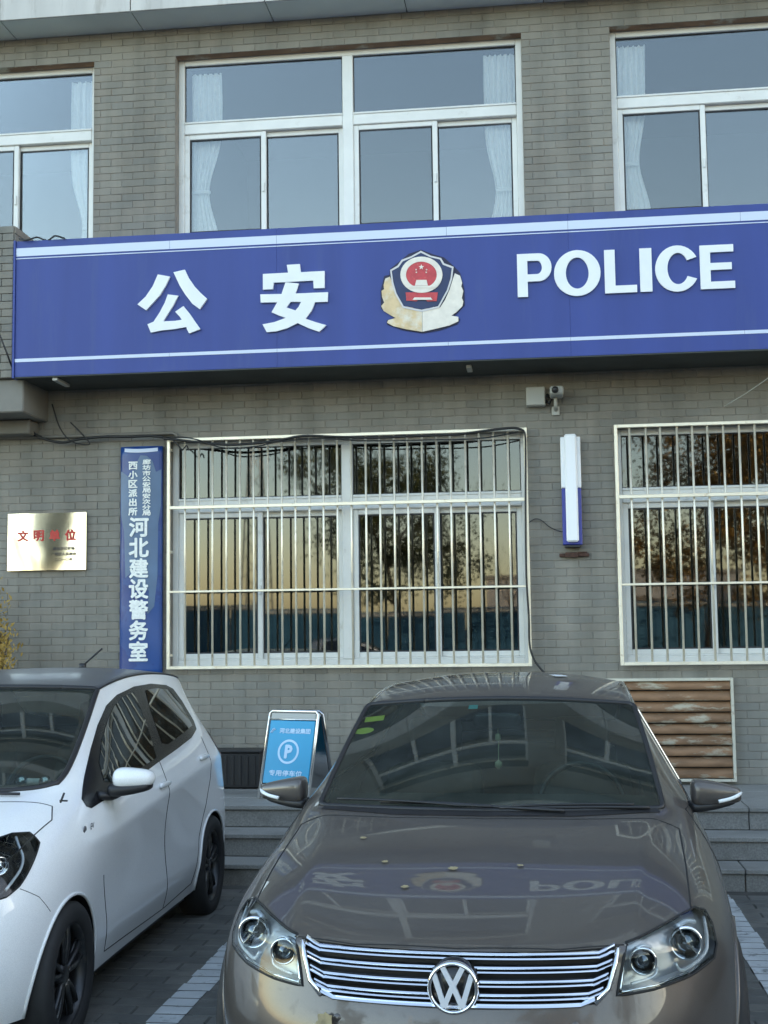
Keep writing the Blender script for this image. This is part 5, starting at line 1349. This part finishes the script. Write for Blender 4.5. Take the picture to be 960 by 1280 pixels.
# ================================================================== across the street (seen in the windows and the plaque)
M['leaf_ever'] = leafmat('leaf_evergreen', (.045,.06,.03)); M['leaf_gold'] = leafmat('leaf_gold', (.26,.165,.05)); M['leaf_green'] = leafmat('leaf_green', (.10,.115,.045)); M['leaf_yellow'] = leafmat('leaf_yellow', (.34,.23,.05))
def tree(x, y, h, cr, lab, lm, n=2600, trunk=.16, zc=.62, dens=1., seed=1, bare=False, group='trees across the street'):
    rnd = random.Random(seed); e = thing('tree', lab, 'tree', (x, y, 0), 0, group)
    tb = MB(); tips = []
    def limb(p, d, L_, r_, lv):
        pts = [p]; rs = [r_]; q = p.copy(); dd = d.copy()
        for k in range(4):
            dd = (dd+Vector((rnd.uniform(-.18,.18), rnd.uniform(-.18,.18), rnd.uniform(-.02,.16)))).normalized(); q = q+dd*L_/4; pts.append(q.copy()); rs.append(r_*(1-.17*(k+1)))
            if lv >= 1: tips.append(q.copy())
        tb.tube(pts, r_, 6 if lv else 10, rs=rs)
        if lv < (3 if bare else 2):
            for k in range(5 if lv else 7):
                i = rnd.choice((2,3,4)) if lv else rnd.choice((2,3,3,4,4)); a = rnd.uniform(0, 6.28); s_ = rnd.uniform(.5,1.)
                nd = (dd*rnd.uniform(.3,.9)+Vector((math.cos(a)*s_, math.sin(a)*s_, rnd.uniform(.0,.5)))).normalized()
                limb(pts[i], nd, L_*rnd.uniform(.45,.65), rs[i]*.6, lv+1)
    limb(Vector((0,0,0)), Vector((0,0,1)), h*.62, trunk, 0)
    tb.build('trunk', M['bark'], e)
    if bare: return e
    lf = MB(); cl = []
    for k in range(46):
        a = rnd.uniform(0, 6.28); v = rnd.uniform(-1, 1); rr = rnd.random()**.4
        cl.append((Vector((math.cos(a)*cr*rr*math.sqrt(1-v*v*.8), math.sin(a)*cr*rr*math.sqrt(1-v*v*.8), h*zc+v*h*(1-zc)*rr)), rnd.uniform(.28,.6)*cr*.5))
    cl += [(t_, cr*.22) for t_ in tips[::3]]
    for k in range(int(n*dens)):
        c, rad = rnd.choice(cl); p = c+Vector((rnd.gauss(0,.5), rnd.gauss(0,.5), rnd.gauss(0,.42)))*rad; s_ = rnd.uniform(.035,.085)*(cr/2.6)**.5
        a = Vector((rnd.uniform(-1,1), rnd.uniform(-1,1), rnd.uniform(-1,1))).normalized(); b2 = a.orthogonal().normalized()
        lf.add([p-a*s_, p-b2*s_*.6, p+a*s_, p+b2*s_*.6], [(0,1,2,3)])
    kind(lf.build('crown', lm, e), 'stuff') if False else lf.build('crown', lm, e)
    return e
tree(-4.9, -24, 8.6, 3.0, 'dark leafy street tree reflected in the middle barred window', M['leaf_green'], 20000, seed=3)
tree(4.4, -15.5, 8.4, 3.0, 'golden brown tree reflected in the left half of the right barred window', M['leaf_gold'], 18000, seed=5)
tree(9.0, -16.5, 9.0, 3.6, 'broad golden tree across the street at the far right', M['leaf_gold'], 18000, seed=6)
tree(13.8, -17, 8.6, 3.4, 'golden tree furthest to the right across the street', M['leaf_yellow'], 4200, seed=8)
tree(-20.5, -21, 8.0, 2.9, 'golden tree furthest to the left across the street', M['leaf_gold'], 4200, seed=9)
tree(-1.0, -27, 5.6, 1.6, 'bare small tree behind the blue hoarding', M['leaf_gold'], 10, trunk=.08, seed=12, bare=True)
tree(-14.5, -26, 7.2, 1.8, 'bare tall tree left of the lattice mast', M['leaf_gold'], 10, trunk=.10, seed=14, bare=True)
tree(-11.6, -9.0, 6.8, 1.9, 'narrow dark evergreen tree added across the street to darken the steel plaque', M['leaf_ever'], 20000, seed=21, trunk=.12)  # added tree, gives the plaque something dark to mirror in its middle
hd = thing('site_hoarding', 'blue sheet metal hoarding along the far side of the street', 'fence', (0, -19.0, 0))
hm = MB().bbox(0, 2.36, -.02, .02, .05, 2.35, .01)
for k in range(8): hm.box(.05+.29*k, .17+.29*k, .021, .035, .08, 2.3)
hme = hm.mesh('panel', M['hoard'])
for k in range(-13, 9): link('panel', hme, hd, (2.4*k, 0, 0))
MB().box(-31.2, 21.6, .036, .06, 2.2, 2.3).box(-31.2, 21.6, .036, .06, .3, .36).build('rail', M['greyplastic'], hd)
mast = thing('lattice_mast', 'tall thin lattice mast behind the blue hoarding', 'mast', (-10.4, -26, 0))
mb = MB()
for sx, sy in ((-1,-1),(1,-1),(1,1),(-1,1)): mb.tube([(sx*.5,sy*.5,0),(sx*.12,sy*.12,11)], .035, 5)
for k in range(16):
    z0_, z1_ = 11*k/16, 11*(k+1)/16; w0, w1 = .5-.38*k/16, .5-.38*(k+1)/16
    mb.tube([(-w0,w0,z0_),(w1,w1,z1_)], .018, 4).tube([(w0,-w0,z0_),(-w1,-w1,z1_)], .018, 4)
mb.build('lattice', M['greyplastic'], mast)
fbm = mat('far_render', (.30,.29,.27), .85, var=.08, scale=.3)
for i, (x, y, w_, d_, h_) in enumerate(((6,-95,22,12,6),(48,-70,20,14,11))):
    f = thing('far_building', ('low pale building far behind the trees','tall pale block behind the golden trees')[i], 'building', (x, y, 0))
    MB().box(-w_/2, w_/2, -d_/2, d_/2, 0, h_).build('wall', fbm, f); MB().box(-w_/2-.2, w_/2+.2, -d_/2-.2, d_/2+.2, h_, h_+.3).build('roof', M['plaster'], f)
    wm = MB().bbox(-.8,.8,-.03,.03,0,1.4,.01).mesh('window', M['side_tint'])
    for r0 in range(int((h_-1)/3)):
        for k in range(int(w_/3.2)-1): link('window', wm, f, (-w_/2+2.2+3.2*k, d_/2+.01, 1.0+3*r0))
wd_ = MB(); rnd = random.Random(31)
for k in range(16000):
    x = rnd.uniform(-70, 50); top = 2.6+.9*math.sin(x*.13)+.6*math.sin(x*.41+1); z = top*rnd.random()**.6; y = -52+rnd.gauss(0,2)
    s_ = rnd.uniform(.12,.34); a = Vector((rnd.uniform(-1,1), rnd.uniform(-.3,.3), rnd.uniform(-1,1))).normalized(); b2 = a.orthogonal().normalized(); p = Vector((x,y,z))
    wd_.add([p-a*s_, p-b2*s_*.5, p+a*s_, p+b2*s_*.5], [(0,1,2,3)])
M['far_twigs'] = mat('far_twigs', (.13,.105,.075), .9, var=.3, scale=.6)
kind(tag(wd_.build('far_woods', M['far_twigs']), 'low brown line of far off bushes behind the hoarding', 'woods'), 'stuff')
tree(13.0, 3.0, 7.5, 3.0, 'unseen golden tree added nearest the building beyond the right end of the parking row', M['leaf_gold'], 7000, seed=41)  # unseen tree added to block the low sky glow mirrored in the bumper
tree(14.0, -4.5, 8.0, 3.2, 'unseen golden tree added at the right between the street and the parking row', M['leaf_gold'], 7000, seed=42)  # second added tree screening the bright horizon on the right
bw = thing('glow_screen_wall', 'unseen low grey wall added on the right to screen off the bright horizon', 'wall', (17.5, -2, 0))  # added wall out of view, cuts the horizon glow reaching the brown car
MB().box(-.12,.12,-12,12,0,2.5).build('wall', fb, bw); MB().bbox(-.17,.17,-12,12,2.5,2.6,.01).build('coping', M['granite'], bw)
# added saloon two bays along, out of view, blocking bright sky from the bumper
c = copy_tree(car1); c.location = (4.75, 3.9, 0); c.rotation_euler = (0,0,R(.5)); c['label'] = 'unseen brown saloon added two bays to the right of the first brown car'
# two cars parked along the hoarding: copies of the white hatchback
for k, (x, y, a, lab) in enumerate(((-3.2,-16.6,88,'white car parked along the blue hoarding behind the viewer'), (-9.6,-16.4,91,'white car parked behind another along the blue hoarding'))):
    c = copy_tree(car2); c.location = (x, y, 0); c.rotation_euler = (0,0,R(a)); c['label'] = lab; c['group'] = 'cars parked along the blue hoarding'
# yellowed shrub in a pot at the left edge, in front of the wall
sh_ = thing('yellow_shrub', 'yellowing bushy plant at the left edge below the steel plaque', 'plant', (-4.36, 9.66, .45))
rnd = random.Random(4); sb = MB(); stm = MB()
for k in range(26):
    a = rnd.uniform(0,6.28); t_ = rnd.uniform(.05,.26); hh = rnd.uniform(.9,1.62)
    pts = [Vector((0,0,.28)), Vector((math.cos(a)*t_*.5, math.sin(a)*t_*.5, hh*.55)), Vector((math.cos(a)*t_, math.sin(a)*t_, hh))]
    stm.tube(smooth(pts, 4), .006, 4)
    for q in range(190):
        s_ = rnd.uniform(.25,1); p = pts[0].lerp(pts[1], min(1,s_*2)) if s_ < .5 else pts[1].lerp(pts[2], s_*2-1)
        p = p+Vector((rnd.gauss(0,.05), rnd.gauss(0,.05), rnd.gauss(0,.03))); L_ = rnd.uniform(.03,.06)
        d = Vector((rnd.uniform(-1,1), rnd.uniform(-1,1), rnd.uniform(.2,1.2))).normalized(); b2 = d.orthogonal().normalized()
        sb.add([p, p+d*L_*.5+b2*L_*.2, p+d*L_, p+d*L_*.5-b2*L_*.2], [(0,1,2,3)])
stm.build('stems', M['bark'], sh_); sb.build('leaves', M['leaf_yellow'], sh_)
MB().lathe([(0,0),(.15,0),(.19,.30),(.205,.31),(.205,.34),(.18,.34),(.17,.29),(0,.28)], (0,0,0), 28, 'z').build('pot', M['plaster'], sh_)
